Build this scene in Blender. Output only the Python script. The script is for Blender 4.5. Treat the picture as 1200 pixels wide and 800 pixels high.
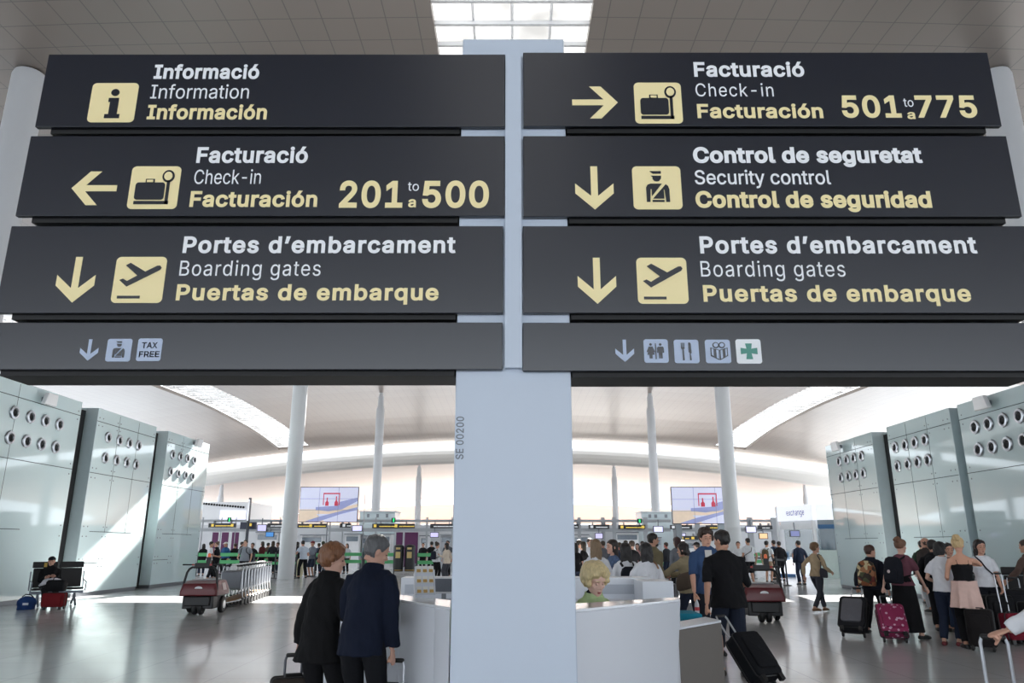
import bpy, bmesh, math, random
import numpy as np
from mathutils import Vector, Matrix, Euler, noise
for o in list(bpy.data.objects): bpy.data.objects.remove(o)
SC = bpy.context.scene
COL = SC.collection
RNG = random.Random(7)
PI = math.pi
# ------------------------------------------------------------------ camera, sky, sun, exposure
FPX = 863.0
PITCH = math.atan(238 / FPX)
CAMZ = 1.55
cd = bpy.data.cameras.new('camera'); cam = bpy.data.objects.new('camera', cd); COL.objects.link(cam)
cd.sensor_width = 36; cd.lens = 36 * FPX / 1200; cd.clip_end = 500
cam.location = (0, 0, CAMZ); cam.rotation_euler = (PI / 2 + PITCH, 0, 0)
SC.camera = cam
W = bpy.data.worlds.new('sky'); SC.world = W; W.use_nodes = True
bg = W.node_tree.nodes['Background']
bg.inputs[0].default_value = (0.86, 0.93, 1.0, 1); bg.inputs[1].default_value = 1.9
sd = bpy.data.lights.new('sun', 'SUN'); sun = bpy.data.objects.new('sun', sd); COL.objects.link(sun)
SUNDIR = Vector((-0.25, -1.62, -1.0)).normalized()
sun.rotation_euler = SUNDIR.to_track_quat('-Z', 'Y').to_euler(); sun.location = (20, 120, 90)
sd.energy = 26.0; sd.angle = 0.012; sd.color = (1.0, 0.95, 0.88)
SC.view_settings.view_transform = 'Standard'; SC.view_settings.look = 'None'
SC.view_settings.gamma = 1; SC.view_settings.use_curve_mapping = False
SC.view_settings.exposure = 0.92
SC.cycles.max_bounces = 10; SC.cycles.diffuse_bounces = 5; SC.cycles.glossy_bounces = 4
SC.cycles.sample_clamp_indirect = 6; SC.cycles.use_denoising = True
SC.cycles.caustics_reflective = False; SC.cycles.caustics_refractive = False

# ------------------------------------------------------------------ placing: photograph pixel -> point of the hall
def ray(x, y):
    u = (x - 600) / FPX; v = (400 - y) / FPX; s, c = math.sin(PITCH), math.cos(PITCH)
    return Vector((u, c - v * s, s + v * c))
def atY(x, y, Y):
    r = ray(x, y); t = Y / r.y; return Vector((r.x * t, Y, CAMZ + r.z * t))
def atX(x, y, X):
    r = ray(x, y); t = X / r.x; return Vector((X, r.y * t, CAMZ + r.z * t))
def atZ(x, y, z=0.0):
    r = ray(x, y); t = (z - CAMZ) / r.z; return Vector((r.x * t, r.y * t, z))
def xat(px, Y): return (px - 600) / FPX * Y * 0.964

# ------------------------------------------------------------------ materials
_M = {}
def lin(c): return tuple((v / 255 / 12.92) if v / 255 <= .04045 else ((v / 255 + .055) / 1.055) ** 2.4 for v in c)
def mat(name, col, rough=.6, metal=0., spec=.5, var=.08, scale=6., bump=0., bscale=60., emit=0., coat=0., alpha=1., trans=0.):
    if name in _M: return _M[name]
    m = bpy.data.materials.new(name); m.use_nodes = True; nt = m.node_tree; b = nt.nodes['Principled BSDF']
    c = lin(col)
    b.inputs['Roughness'].default_value = rough; b.inputs['Metallic'].default_value = metal
    b.inputs['Specular IOR Level'].default_value = spec
    if coat: b.inputs['Coat Weight'].default_value = coat; b.inputs['Coat Roughness'].default_value = .05
    if trans: b.inputs['Transmission Weight'].default_value = trans
    if alpha < 1: b.inputs['Alpha'].default_value = alpha
    tc = nt.nodes.new('ShaderNodeTexCoord'); n = nt.nodes.new('ShaderNodeTexNoise'); n.inputs['Scale'].default_value = scale
    n.inputs['Detail'].default_value = 3
    nt.links.new(tc.outputs['Object'], n.inputs['Vector'])
    mr = nt.nodes.new('ShaderNodeMapRange'); mr.inputs['To Min'].default_value = 1 - var; mr.inputs['To Max'].default_value = 1 + var
    nt.links.new(n.outputs['Fac'], mr.inputs['Value'])
    mx = nt.nodes.new('ShaderNodeVectorMath'); mx.operation = 'SCALE'; mx.inputs[0].default_value = c
    nt.links.new(mr.outputs['Result'], mx.inputs['Scale']); nt.links.new(mx.outputs['Vector'], b.inputs['Base Color'])
    if bump:
        n2 = nt.nodes.new('ShaderNodeTexNoise'); n2.inputs['Scale'].default_value = bscale
        nt.links.new(tc.outputs['Object'], n2.inputs['Vector'])
        bp = nt.nodes.new('ShaderNodeBump'); bp.inputs['Strength'].default_value = bump; bp.inputs['Distance'].default_value = .01
        nt.links.new(n2.outputs['Fac'], bp.inputs['Height']); nt.links.new(bp.outputs['Normal'], b.inputs['Normal'])
    if emit:
        b.inputs['Emission Color'].default_value = (*c, 1); b.inputs['Emission Strength'].default_value = emit
    _M[name] = m; return m
def cloth(col, tag=''): return mat('cloth_%s%d_%d_%d' % (tag, *col), col, .85, spec=.2, var=.16, scale=9, bump=.6, bscale=24)
def hairmat(col):
    nm = 'hair_%d_%d_%d' % tuple(col)
    if nm in _M: return _M[nm]
    m = mat(nm, col, .45, spec=.4, var=.4, scale=1, bump=.9, bscale=1); nt = m.node_tree
    mp = nt.nodes.new('ShaderNodeMapping'); mp.inputs['Scale'].default_value = (75, 75, 9); tc = [n for n in nt.nodes if n.type == 'TEX_COORD'][0]; nt.links.new(tc.outputs['Object'], mp.inputs['Vector'])
    for n in nt.nodes:
        if n.type == 'TEX_NOISE': nt.links.new(mp.outputs['Vector'], n.inputs['Vector'])
    return m
def skinmat(col): return mat('skin_%d_%d_%d' % col, col, .5, spec=.35, var=.07, scale=14, bump=.08, bscale=120)

# ------------------------------------------------------------------ mesh helpers
class MB:
    def __init__(s): s.v = []; s.f = []
    def add(s, vs, fs):
        n = len(s.v); s.v += [Vector(v) for v in vs]; s.f += [tuple(i + n for i in f) for f in fs]; return s
    def box(s, c, d, rot=None, taper=1.0):
        x, y, z = d[0] / 2, d[1] / 2, d[2] / 2
        vs = [Vector((sx * x * (taper if sz > 0 else 1), sy * y * (taper if sz > 0 else 1), sz * z)) for sz in (-1, 1) for sx, sy in ((-1, -1), (1, -1), (1, 1), (-1, 1))]
        if rot is not None:
            R = rot if isinstance(rot, Matrix) else Euler(rot).to_matrix(); vs = [R @ v for v in vs]
        c = Vector(c); vs = [v + c for v in vs]
        return s.add(vs, [(3, 2, 1, 0), (4, 5, 6, 7), (0, 1, 5, 4), (1, 2, 6, 5), (2, 3, 7, 6), (3, 0, 4, 7)])
    def rings(s, rs, close=True):
        n = len(rs[0]); vs = [p for r in rs for p in r]; fs = []
        for i in range(len(rs) - 1):
            for j in range(n):
                k = (j + 1) % n; fs.append((i * n + j, i * n + k, (i + 1) * n + k, (i + 1) * n + j))
        if close: fs.append(tuple(range(n - 1, -1, -1))); fs.append(tuple((len(rs) - 1) * n + j for j in range(n)))
        return s.add(vs, fs)
    def limb(s, pts, rad, N=10, flat=1.0, hint=(0.02, 1, 0.03), cap=True):
        pts = [Vector(p) for p in pts]; rad = list(rad) if hasattr(rad, '__len__') else [rad] * len(pts)
        tg = []
        for i in range(len(pts)):
            a = pts[max(i - 1, 0)]; b = pts[min(i + 1, len(pts) - 1)]
            t = (b - a)
            if 0 < i < len(pts) - 1:
                t = (pts[i] - a).normalized() + (b - pts[i]).normalized()
            tg.append(t.normalized() if t.length > 1e-9 else Vector((0, 0, 1)))
        if cap:
            e0, e1 = tg[0], tg[-1]; r0, r1 = rad[0], rad[-1]
            pts = [pts[0] - e0 * r0 * .75, pts[0] - e0 * r0 * .5] + pts + [pts[-1] + e1 * r1 * .5, pts[-1] + e1 * r1 * .75]
            tg = [e0, e0] + tg + [e1, e1]; rad = [r0 * .3, r0 * .78] + rad + [r1 * .78, r1 * .3]
        rs = []; h = Vector(hint)
        for p, t, r in zip(pts, tg, rad):
            u = h - t * h.dot(t)
            if u.length < 1e-4: u = Vector((1, .1, 0)) - t * t.x
            u.normalize(); w = t.cross(u)
            rs.append([p + (u * math.cos(2 * PI * j / N) * flat + w * math.sin(2 * PI * j / N)) * r for j in range(N)])
        return s.rings(rs)
    def tube(s, pts, r, N=8): return s.limb(pts, r, N, cap=False)
    def ell(s, c, r, N=10, M=7, R=None):
        c = Vector(c); rs = []
        for i in range(1, M):
            a = PI * i / M
            ring = [Vector((r[0] * math.sin(a) * math.cos(2 * PI * j / N), r[1] * math.sin(a) * math.sin(2 * PI * j / N), -r[2] * math.cos(a))) for j in range(N)]
            rs.append([(R @ p if R else p) + c for p in ring])
        return s.rings(rs)
    def lathe(s, prof, N=20, c=(0, 0, 0), R=None):
        c = Vector(c); rs = []
        for r, z in prof:
            ring = [Vector((r * math.cos(2 * PI * j / N), r * math.sin(2 * PI * j / N), z)) for j in range(N)]
            rs.append([(R @ p if R else p) + c for p in ring])
        return s.rings(rs)
    def prism(s, poly, fn, t0, t1):
        """poly in the plane (a, b); fn(a, b, t) gives the point"""
        n = len(poly)
        if sum(poly[i][0] * poly[(i + 1) % n][1] - poly[(i + 1) % n][0] * poly[i][1] for i in range(n)) < 0: poly = poly[::-1]
        vs = [fn(a, b, t0) for a, b in poly] + [fn(a, b, t1) for a, b in poly]
        return s.add(vs, [tuple(range(n - 1, -1, -1)), tuple(range(n, 2 * n))] + [(i, (i + 1) % n, n + (i + 1) % n, n + i) for i in range(n)])
    def xform(s, M): s.v = [M @ v for v in s.v]; return s
    def join(s, o): return s.add(o.v, o.f)
def obj(name, mb, m, parent=None, bevel=0., sharp=35, segs=2):
    if isinstance(mb, MB):
        me = bpy.data.meshes.new(name); me.from_pydata(mb.v, [], mb.f)
        b = bmesh.new(); b.from_mesh(me); bmesh.ops.recalc_face_normals(b, faces=b.faces); b.to_mesh(me); b.free()
    else: me = mb
    for p in me.polygons: p.use_smooth = True
    if sharp < 180: me.set_sharp_from_angle(angle=math.radians(sharp))
    me.materials.clear(); me.materials.append(m)
    o = bpy.data.objects.new(name, me); COL.objects.link(o)
    if parent: o.parent = parent
    if bevel:
        bv = o.modifiers.new('bevel', 'BEVEL'); bv.width = bevel; bv.segments = segs; bv.limit_method = 'ANGLE'
    return o
def tag(o, label, cat, group=None, kind=None):
    if label: o['label'] = label
    if cat: o['category'] = cat
    if group: o['group'] = group
    if kind: o['kind'] = kind
    return o
def thing(name, label, cat, loc=(0, 0, 0), rz=0., group=None, rot=None):
    o = bpy.data.objects.new(name, None); COL.objects.link(o); o.empty_display_size = .1
    o.location = loc; o.rotation_euler = rot if rot is not None else (0, 0, rz)
    return tag(o, label, cat, group)
def struct(name, mb, m, **k): return tag(obj(name, mb, m, **k), None, None, kind='structure')
def dup(root, loc, rz, label, group=None):
    r = root.copy(); COL.objects.link(r); r.location = loc; r.rotation_euler = (0, 0, rz); r['label'] = label
    if group: r['group'] = group
    for ch in list(root.children):
        c = ch.copy(); COL.objects.link(c); c.parent = r
        for g in ch.children:
            d = g.copy(); COL.objects.link(d); d.parent = c
    return r
def remesh(mb, vox, smooth=3, fac=.5, disp=0., dsc=7.):
    me = bpy.data.meshes.new('tmp'); me.from_pydata(mb.v, [], mb.f)
    b = bmesh.new(); b.from_mesh(me); bmesh.ops.recalc_face_normals(b, faces=b.faces); b.to_mesh(me); b.free()
    o = bpy.data.objects.new('tmp', me); COL.objects.link(o)
    r = o.modifiers.new('r', 'REMESH'); r.mode = 'VOXEL'; r.voxel_size = vox; r.use_smooth_shade = True
    if smooth:
        s = o.modifiers.new('s', 'SMOOTH'); s.factor = fac; s.iterations = smooth
    dg = bpy.context.evaluated_depsgraph_get()
    out = bpy.data.meshes.new_from_object(o.evaluated_get(dg))
    bpy.data.objects.remove(o); bpy.data.meshes.remove(me)
    if disp:
        ns = [v.normal.copy() for v in out.vertices]
        for v, n in zip(out.vertices, ns):
            p = v.co; q = Vector((p.x * dsc, p.y * dsc, p.z * dsc * .8 + p.x * dsc * .6))
            v.co = p + n * disp * (noise.noise(q) + .5 * noise.noise(q * 2.3))
    return out
def mesh_join(me, mb):
    b = bmesh.new(); b.from_mesh(me)
    vs = [b.verts.new(v) for v in mb.v]
    for f in mb.f:
        try: b.faces.new([vs[i] for i in f]).smooth = True
        except ValueError: pass
    bmesh.ops.recalc_face_normals(b, faces=b.faces); b.to_mesh(me); b.free(); return me
# ------------------------------------------------------------------ setting: floor
def grid_material(name, col, linecol, sx, sy, w, rough, spec=.5, var=.04, rvar=0., offs=(0, 0)):
    m = mat(name, col, rough, spec=spec, var=var, scale=.35); nt = m.node_tree; b = nt.nodes['Principled BSDF']
    src = b.inputs['Base Color'].links[0].from_socket
    tc = nt.nodes.new('ShaderNodeTexCoord'); sp = nt.nodes.new('ShaderNodeSeparateXYZ'); nt.links.new(tc.outputs['Object'], sp.inputs[0])
    outs = []
    for ax, s, of in (('X', sx, offs[0]), ('Y', sy, offs[1])):
        d = nt.nodes.new('ShaderNodeMath'); d.operation = 'MULTIPLY_ADD'; d.inputs[1].default_value = 1 / s; d.inputs[2].default_value = of
        nt.links.new(sp.outputs[ax], d.inputs[0])
        f = nt.nodes.new('ShaderNodeMath'); f.operation = 'FRACT'; nt.links.new(d.outputs[0], f.inputs[0])
        l = nt.nodes.new('ShaderNodeMath'); l.operation = 'LESS_THAN'; l.inputs[1].default_value = w / s; nt.links.new(f.outputs[0], l.inputs[0])
        outs.append(l.outputs[0])
    mx = nt.nodes.new('ShaderNodeMath'); mx.operation = 'MAXIMUM'; nt.links.new(outs[0], mx.inputs[0]); nt.links.new(outs[1], mx.inputs[1])
    mi = nt.nodes.new('ShaderNodeMix'); mi.data_type = 'RGBA'
    nt.links.new(mx.outputs[0], mi.inputs['Factor']); nt.links.new(src, mi.inputs['A']); mi.inputs['B'].default_value = (*lin(linecol), 1)
    nt.links.new(mi.outputs['Result'], b.inputs['Base Color'])
    if rvar:
        n = nt.nodes.new('ShaderNodeTexNoise'); n.inputs['Scale'].default_value = 1.3; nt.links.new(tc.outputs['Object'], n.inputs['Vector'])
        mr = nt.nodes.new('ShaderNodeMapRange'); mr.inputs['To Min'].default_value = rough - rvar; mr.inputs['To Max'].default_value = rough + rvar
        nt.links.new(n.outputs['Fac'], mr.inputs['Value']); nt.links.new(mr.outputs['Result'], b.inputs['Roughness'])
    return m
FLOORM = grid_material('polished_floor_stone', (203, 205, 208), (172, 174, 178), 1.2, 1.2, .012, .15, spec=.75, var=.05, rvar=.05)
b = MB(); b.add([(-45, -40, 0), (45, -40, 0), (45, 140, 0), (-45, 140, 0)], [(0, 1, 2, 3)])
struct('floor', b, FLOORM)

# ------------------------------------------------------------------ ceiling: a long wave of metal panels, higher along its middle
KX = .0021
PROF = [(-30, 12.0), (8, 12.0), (14.6, 12.15), (30, 13.0), (48, 14.0), (62, 14.4), (74, 14.1), (85.4, 13.05)]
PROF2 = [(87.3, 10.85), (92, 11.1), (100, 11.2), (110, 10.8), (118, 10.2), (126, 9.3)]
def interp(P, y):
    for (a, za), (b_, zb) in zip(P, P[1:]):
        if y <= b_:
            t = (y - a) / (b_ - a); return za + (zb - za) * t
    return P[-1][1]
def smooth_prof(P, y): return sum(interp(P, min(max(y + d, P[0][0]), P[-1][0])) for d in (-3, -1.5, 0, 1.5, 3)) / 5
def cz(X, Y): return smooth_prof(PROF, Y) - KX * X * X
CEILM = grid_material('ceiling_metal_panels', (116, 105, 97), (74, 67, 62), .66, .72, .02, .34, spec=1.0, var=.03)
XS = sorted(set([-42, -36, -31, -26.2, -22.7, -18, -13, -9, -5, -1.65, 1.65, 5, 9, 13, 18, 22.7, 26.2, 31, 36, 42]))
SLOT = (43.9, 47.1)
YS = sorted(set([-30, -22, -14, -8, -2, 2, 5, 8, 10, 12, 14, 16, 18, 20, 23, 26, 30, 33, 36, 39, 42, SLOT[0], SLOT[1], 49, 52, 55, 58, 61, 64, 67, 70, 73, 76, 78, 80, 81.5, 83, 84.2, 85.4]))
def in_center(x0, y0): return x0 >= -1.66 and x0 < 1.64 and y0 >= -14
def in_side(x0, y0): return (abs(x0 + 26.2) < .01 or abs(x0 - 22.7) < .01) and 30 <= y0 < 83
b = MB(); TH = .25
for i in range(len(XS) - 1):
    for j in range(len(YS) - 1):
        x0, x1, y0, y1 = XS[i], XS[i + 1], YS[j], YS[j + 1]
        if in_center(x0, y0) or in_side(x0, y0) or abs(y0 - SLOT[0]) < .01: continue
        lo = [(x, y, cz(x, y)) for x, y in ((x0, y0), (x1, y0), (x1, y1), (x0, y1))]; hi = [(x, y, z + TH) for x, y, z in lo]
        b.add(lo + hi, [(3, 2, 1, 0), (4, 5, 6, 7), (0, 1, 5, 4), (1, 2, 6, 5), (2, 3, 7, 6), (3, 0, 4, 7)])
struct('ceiling', b, CEILM, sharp=60)
b = MB(); ys = [87.3, 89, 92, 96, 100, 104, 108, 112, 115, 118, 122, 126]
for i in range(len(XS) - 1):
    for y0, y1 in zip(ys, ys[1:]):
        lo = [(x, y, interp(PROF2, y) - KX * x * x) for x, y in ((XS[i], y0), (XS[i + 1], y0), (XS[i + 1], y1), (XS[i], y1))]; hi = [(x, y, z + TH) for x, y, z in lo]
        b.add(lo + hi, [(3, 2, 1, 0), (4, 5, 6, 7), (0, 1, 5, 4), (1, 2, 6, 5), (2, 3, 7, 6), (3, 0, 4, 7)])
struct('ceiling_far', b, mat('ceiling_white_panels', (176, 160, 150), .6, var=.03), sharp=60)
LIP = [(86.9, 12.55), (86.7, 12.3), (86.65, 11.9), (86.75, 11.5), (86.95, 11.1), (87.3, 10.85)]
b = MB()
for i in range(len(XS) - 1):
    for (ya, za), (yb, zb) in zip(LIP, LIP[1:]):
        q = [(x, y + d, z - KX * x * x) for d in (0, .3) for x, y, z in ((XS[i], ya, za), (XS[i + 1], ya, za), (XS[i + 1], yb, zb), (XS[i], yb, zb))]
        b.add(q, [(3, 2, 1, 0), (4, 5, 6, 7), (0, 1, 5, 4), (1, 2, 6, 5), (2, 3, 7, 6), (3, 0, 4, 7)])
struct('trim_ceiling_trough', b, mat('plaster_white', (190, 188, 184), .6, var=.02), sharp=60)
# skylights: translucent panes between white bars
def pane_material():
    m = bpy.data.materials.new('skylight_pane'); m.use_nodes = True; nt = m.node_tree; nt.nodes.remove(nt.nodes['Principled BSDF'])
    out = nt.nodes['Material Output']; t = nt.nodes.new('ShaderNodeBsdfTranslucent'); d = nt.nodes.new('ShaderNodeBsdfDiffuse'); x = nt.nodes.new('ShaderNodeMixShader')
    tc = nt.nodes.new('ShaderNodeTexCoord'); n = nt.nodes.new('ShaderNodeTexNoise'); n.inputs['Scale'].default_value = .8; nt.links.new(tc.outputs['Object'], n.inputs['Vector'])
    r = nt.nodes.new('ShaderNodeValToRGB'); r.color_ramp.elements[0].color = (.09, .09, .09, 1); r.color_ramp.elements[1].color = (.19, .19, .19, 1)
    r.color_ramp.elements[0].position = .35; r.color_ramp.elements[1].position = .62
    nt.links.new(n.outputs['Fac'], r.inputs[0]); nt.links.new(r.outputs[0], t.inputs[0]); d.inputs[0].default_value = (.8, .8, .8, 1); x.inputs[0].default_value = .25
    nt.links.new(t.outputs[0], x.inputs[1]); nt.links.new(d.outputs[0], x.inputs[2]); nt.links.new(x.outputs[0], out.inputs[0]); return m
PANE = pane_material(); WHITE = mat('white_paint', (232, 233, 235), .4, var=.03)
def skylight(name, xa, xb, y0, y1, step, nx):
    r = tag(bpy.data.objects.new(name, None), None, None, kind='structure'); COL.objects.link(r)
    p, f = MB(), MB(); y = y0
    while y < y1 - .01:
        ye = min(y + step, y1)
        if not (y < SLOT[1] and ye > SLOT[0]):
            q = [(x, yy, cz(x, yy) + TH + .05) for x, yy in ((xa, y), (xb, y), (xb, ye), (xa, ye))]; p.add(q, [(0, 1, 2, 3)])
            f.box(((xa + xb) / 2, y, cz((xa + xb) / 2, y) + .15), (xb - xa, .07, .1))
            for k in range(1, nx):
                x = xa + (xb - xa) * k / nx; f.tube([(x, y, cz(x, y) + .2), (x, ye, cz(x, ye) + .2)], .03, 4)
        y = ye
    obj('pane', p, PANE, r); obj('muntin', f, WHITE, r)
skylight('window_1', -1.65, 1.65, -14, 84, .72, 4)
skylight('window_2', -26.2, -22.7, 30, 83, .9, 5)
skylight('window_3', 22.7, 26.2, 30, 83, .9, 5)
# far end: pale timber fascia above a bright strip, low white wall
b = MB()
for i in range(-14, 14):
    x0, x1 = i * 4, i * 4 + 4
    b.add([(x, y, z - KX * x * x * .6) for y in (132, 132.4) for x, z in ((x0, 5.2), (x1, 5.2), (x1, 8.5), (x0, 8.5))], [(3, 2, 1, 0), (4, 5, 6, 7), (0, 1, 5, 4), (1, 2, 6, 5), (2, 3, 7, 6), (3, 0, 4, 7)])
struct('wall_back', b, mat('pale_timber_fascia', (190, 158, 142), .6, var=.05, scale=.5))
b = MB(); b.box((0, 58, 1.5), (80, .3, 3.0)); struct('wall_hall', b, mat('hall_wall_grey', (206, 208, 212), .5, var=.05, scale=.4))

# ------------------------------------------------------------------ glass clad side walls
GLASS_LIT = mat('wall_glass_teal_lit', (210, 230, 233), .035, spec=.6, var=.05, scale=.25, coat=.5)  # left wall glass, coloured lighter to imitate the reflected light on it
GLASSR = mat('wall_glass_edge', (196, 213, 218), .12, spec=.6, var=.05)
SEAM = mat('seam_dark', (58, 70, 74), .6); GLASS_SHADE = mat('wall_glass_teal_shade', (184, 203, 206), .035, spec=.6, var=.05, scale=.25, coat=.5)  # second wall glass: same glass on the right, its shade put into the colour
DARK = mat('recess_black', (22, 24, 27), .7)
STEEL = mat('brushed_steel', (190, 193, 198), .3, metal=.85, var=.06); DSTEEL = mat('dull_steel', (128, 132, 138), .38, metal=.7, var=.06)
HTS = {'left': 5.8, 'right': 5.24}; HT = 5.24
def glass_bay(side, X, y0, y1, ret, bays):
    """one tilted-free box of back painted glass, its near end glass a shade darker"""
    s = 1 if side == 'left' else -1; HT = HTS[side]; q = HT / 5.8
    b = MB(); b.box((X - s * .9, (y0 + y1) / 2, HT / 2 + .06), (1.8, y1 - y0, HT - .12))
    w = struct('wall_' + side, b, GLASS_LIT if s > 0 else GLASS_SHADE, bevel=.012)
    p = MB(); p.box((X - s * .93, (y0 + y1) / 2, .06), (1.8, y1 - y0 - .02, .12)); obj('plinth', p, DSTEEL, w)
    sm, bo = MB(), MB(); L = y1 - y0; xs = X + s * .002
    for z, a, e in ((HT - .42, 0, 1), (3.75 * q, 0, 1), (1.95 * q, .12, .78), (1.0, 0, .3)):
        sm.box((xs, y0 + L * (a + e) / 2, z), (.008, L * (e - a), .018))
    for t in (.34, .67):
        sm.box((xs, y0 + L * t, HT * .66), (.006, .008, HT * .66))
    obj('seam', sm, SEAM, w)
    for z in (HT - .3, HT - .55, 3.75 * q + .15, 3.75 * q - .15, 1.95 * q + .15, 1.95 * q - .15, 1.12, .88):
        for yy in (y0 + .12, y0 + .34, y1 - .14, y0 + L * .34 - .1, y0 + L * .34 + .1): bo.ell((X, yy, z), (.012, .025, .025), 8, 5)
    obj('bolt', bo, DSTEEL, w)
    if ret:
        e = MB(); e.box((X - s * .19, y0 - .012, HT / 2 + .06), (.38, .02, HT - .14))
        for z in (HT - .42, 3.75 * q, 1.95 * q): e.box((X - s * .19, y0 - .02, z), (.38, .012, .015))
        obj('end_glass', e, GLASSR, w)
    return w
WL = -13.3; WR = 12.2
for y0, y1, r in ((13.5, 22.5, 0), (23.45, 27.45, 1), (28.45, 32.45, 1)): glass_bay('left', WL, y0, y1, r, 0)
for y0, y1, r in ((11.0, 19.95, 0), (20.35, 23.9, 1), (24.95, 28.75, 1)): glass_bay('right', WR, y0, y1, r, 0)
for nm, X, s, gaps in (('left', WL, 1, ((22.5, 23.43), (27.45, 28.43))), ('right', WR, -1, ((19.95, 20.33), (23.9, 24.93)))):
    HT = HTS[nm]
    for y0, y1 in gaps:
        b = MB(); b.box((X - s * 1.1, (y0 + y1) / 2, HT / 2 - .04), (1.4, y1 - y0, HT - .12)); struct('trim_recess_' + nm, b, DARK)
def air_nozzle(X, s, y, z, label):
    t = thing('air_nozzle', label, 'air vent', (X, y, z), 0 if s > 0 else PI, 'round air nozzles in the glass walls')
    R = Matrix.Rotation(PI / 2, 3, 'Y')
    if 'ring' not in _N:
        a = MB().lathe([(.175, 0), (.185, .02), (.17, .05), (.12, .06), (.105, .035), (.10, .005)], 20, R=R); _N['ring'] = obj('outer_ring', a, STEEL, t)
        c = MB().lathe([(.104, .004), (.10, .03), (.085, .045), (.05, .02), (.02, .01)], 16, c=(0, -.015, -.01), R=R); _N['throat'] = obj('throat', c, DARK, t)
    else:
        for k in ('ring', 'throat'):
            o = _N[k].copy(); COL.objects.link(o); o.parent = t
_N = {}
ORD = ['first', 'second', 'third', 'fourth']
def nozzle_rows(side, X, pxs, bay):
    s = 1 if side == 'left' else -1; pxs = sorted(pxs)
    for i, px in enumerate(pxs):
        y = atX(px, 490, X).y
        for row, z in (('upper', 4.95 if s > 0 else 4.53), ('lower', 4.28 if s > 0 else 3.94)):
            air_nozzle(X, s, y + (-.0 if row == 'upper' else 0), z, 'round air nozzle, %s from left, %s row, %s glass bay, %s wall' % (ORD[i], row, bay, side))
nozzle_rows('left', WL, [15, 35, 53, 70], 'nearest'); nozzle_rows('left', WL, [129.5, 143, 155, 166], 'middle'); nozzle_rows('left', WL, [207, 216, 224.6, 232.6], 'farthest')
nozzle_rows('right', WR, [1141.7, 1158, 1176, 1196], 'nearest'); nozzle_rows('right', WR, [1045, 1057, 1068.7, 1081], 'middle'); nozzle_rows('right', WR, [978, 987, 995.5, 1004.5], 'farthest')
def flood(px, py, X, label):
    p = atX(px, py, X); s = 1 if X < 0 else -1
    t = thing('wall_floodlight', label, 'light', (X, p.y, p.z), 0 if s > 0 else PI)
    a = MB(); a.box((.07, 0, 0), (.14, .12, .12)); obj('bracket', a, DSTEEL, t, bevel=.01)
    a = MB(); a.prism([(-.28, -.16), (.28, -.16), (.22, .16), (-.22, .16)], lambda x, y, q: Vector((.14 + q + max(0, y) * .3, x, y)), 0, .12); obj('lamp_head', a, WHITE, t, bevel=.015)
flood(50, 468, WL, 'white wedge floodlight near the top of the nearest glass bay on the left'); flood(227, 519, WL, 'white wedge floodlight near the top of the farthest glass bay on the left')
flood(1160, 472, WR, 'white wedge floodlight near the top of the nearest glass bay on the right'); flood(986, 523, WR, 'white wedge floodlight near the top of the farthest glass bay on the right')

# ------------------------------------------------------------------ columns
COLM = mat('column_white_steel', (205, 207, 210), .4, var=.03, scale=1)
def column(X, Y, label, top, r=.36, clad=False):
    t = thing('column', label, 'column', (X, Y, 0), 0, 'tall round steel columns')
    a = MB().lathe([(r, 0), (r, top * .55), (r * .97, top - .1), (r * .88, top)] if Y < 50 else [(r, 0), (r, top * .55), (r * .96, top - 1.2), (r * .7, top - .9), (r * .66, top)], 28); obj('shaft', a, COLM, t)
    a = MB().lathe([(r * 1.05, 0), (r * 1.05, .5 if not clad else 2.3), (r * 1.01, .53 if not clad else 2.33)], 28); obj('base_sleeve', a, COLM if clad else DSTEEL, t)
    a = MB().lathe([(r * .45, top - .02), (r * .45, top + .3)], 16); obj('pin_joint', a, COLM, t)
for X, Y, l, top in ((-11, 14.6, 'thick white column at the left edge beside the upper signs', None), (11, 14.6, 'thick white column at the right edge beside the upper signs', None),
                     (-10.55, 36, 'tall white column standing in front of the left video wall', None), (10.45, 36, 'tall white column standing at the right side of the right video wall', None),
                     (-11.2, 62, 'slim white column behind and right of the left video wall', None), (11.8, 62, 'slim white column behind and left of the right video wall', None),
                     (-11.1, 89, 'far thin column between the pale sign pillar and the left video wall', 1), (12.2, 89, 'far thin column just right of the pale sign pillar', 1),
                     (-34.5, 89, 'far thin column above the left glass wall end', 1), (34.8, 89, 'far thin column above the currency booth', 1)):
    z = (cz(X, Y) - (.28 if Y > 50 else .03)) if top is None else interp(PROF2, Y) - KX * X * X - .28
    column(X, Y, l, z, clad=(Y == 36))
# ------------------------------------------------------------------ sign pillar with its eight panels
PY = 5.0; SY = 4.955
PILLAR = mat('pillar_pale_blue', (196, 207, 222), .42, var=.03, scale=2)
SIGNM = mat('sign_charcoal', (25, 29, 40), .27, spec=.7, var=.06, scale=3)
BLACK = mat('black_matte', (14, 14, 16), .6)
YEL = mat('sign_yellow', (255, 238, 182), .5, var=.02); LWH = mat('sign_white', (250, 252, 255), .5, var=.02); LBL = mat('sign_pale_blue', (184, 198, 222), .5, var=.02)
pl = thing('sign_pillar', 'tall pale blue grey square pillar carrying the dark direction signs', 'pillar', (.01, PY, 0))
b = MB(); b.box((0, .3, 2.71), (.80, .6, 5.42)); obj('shaft', b, PILLAR, pl, bevel=.008)
b = MB(); b.box((0, -.02, 3.99), (.12, .05, 2.52)); obj('mounting_rail', b, PILLAR, pl)

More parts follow.
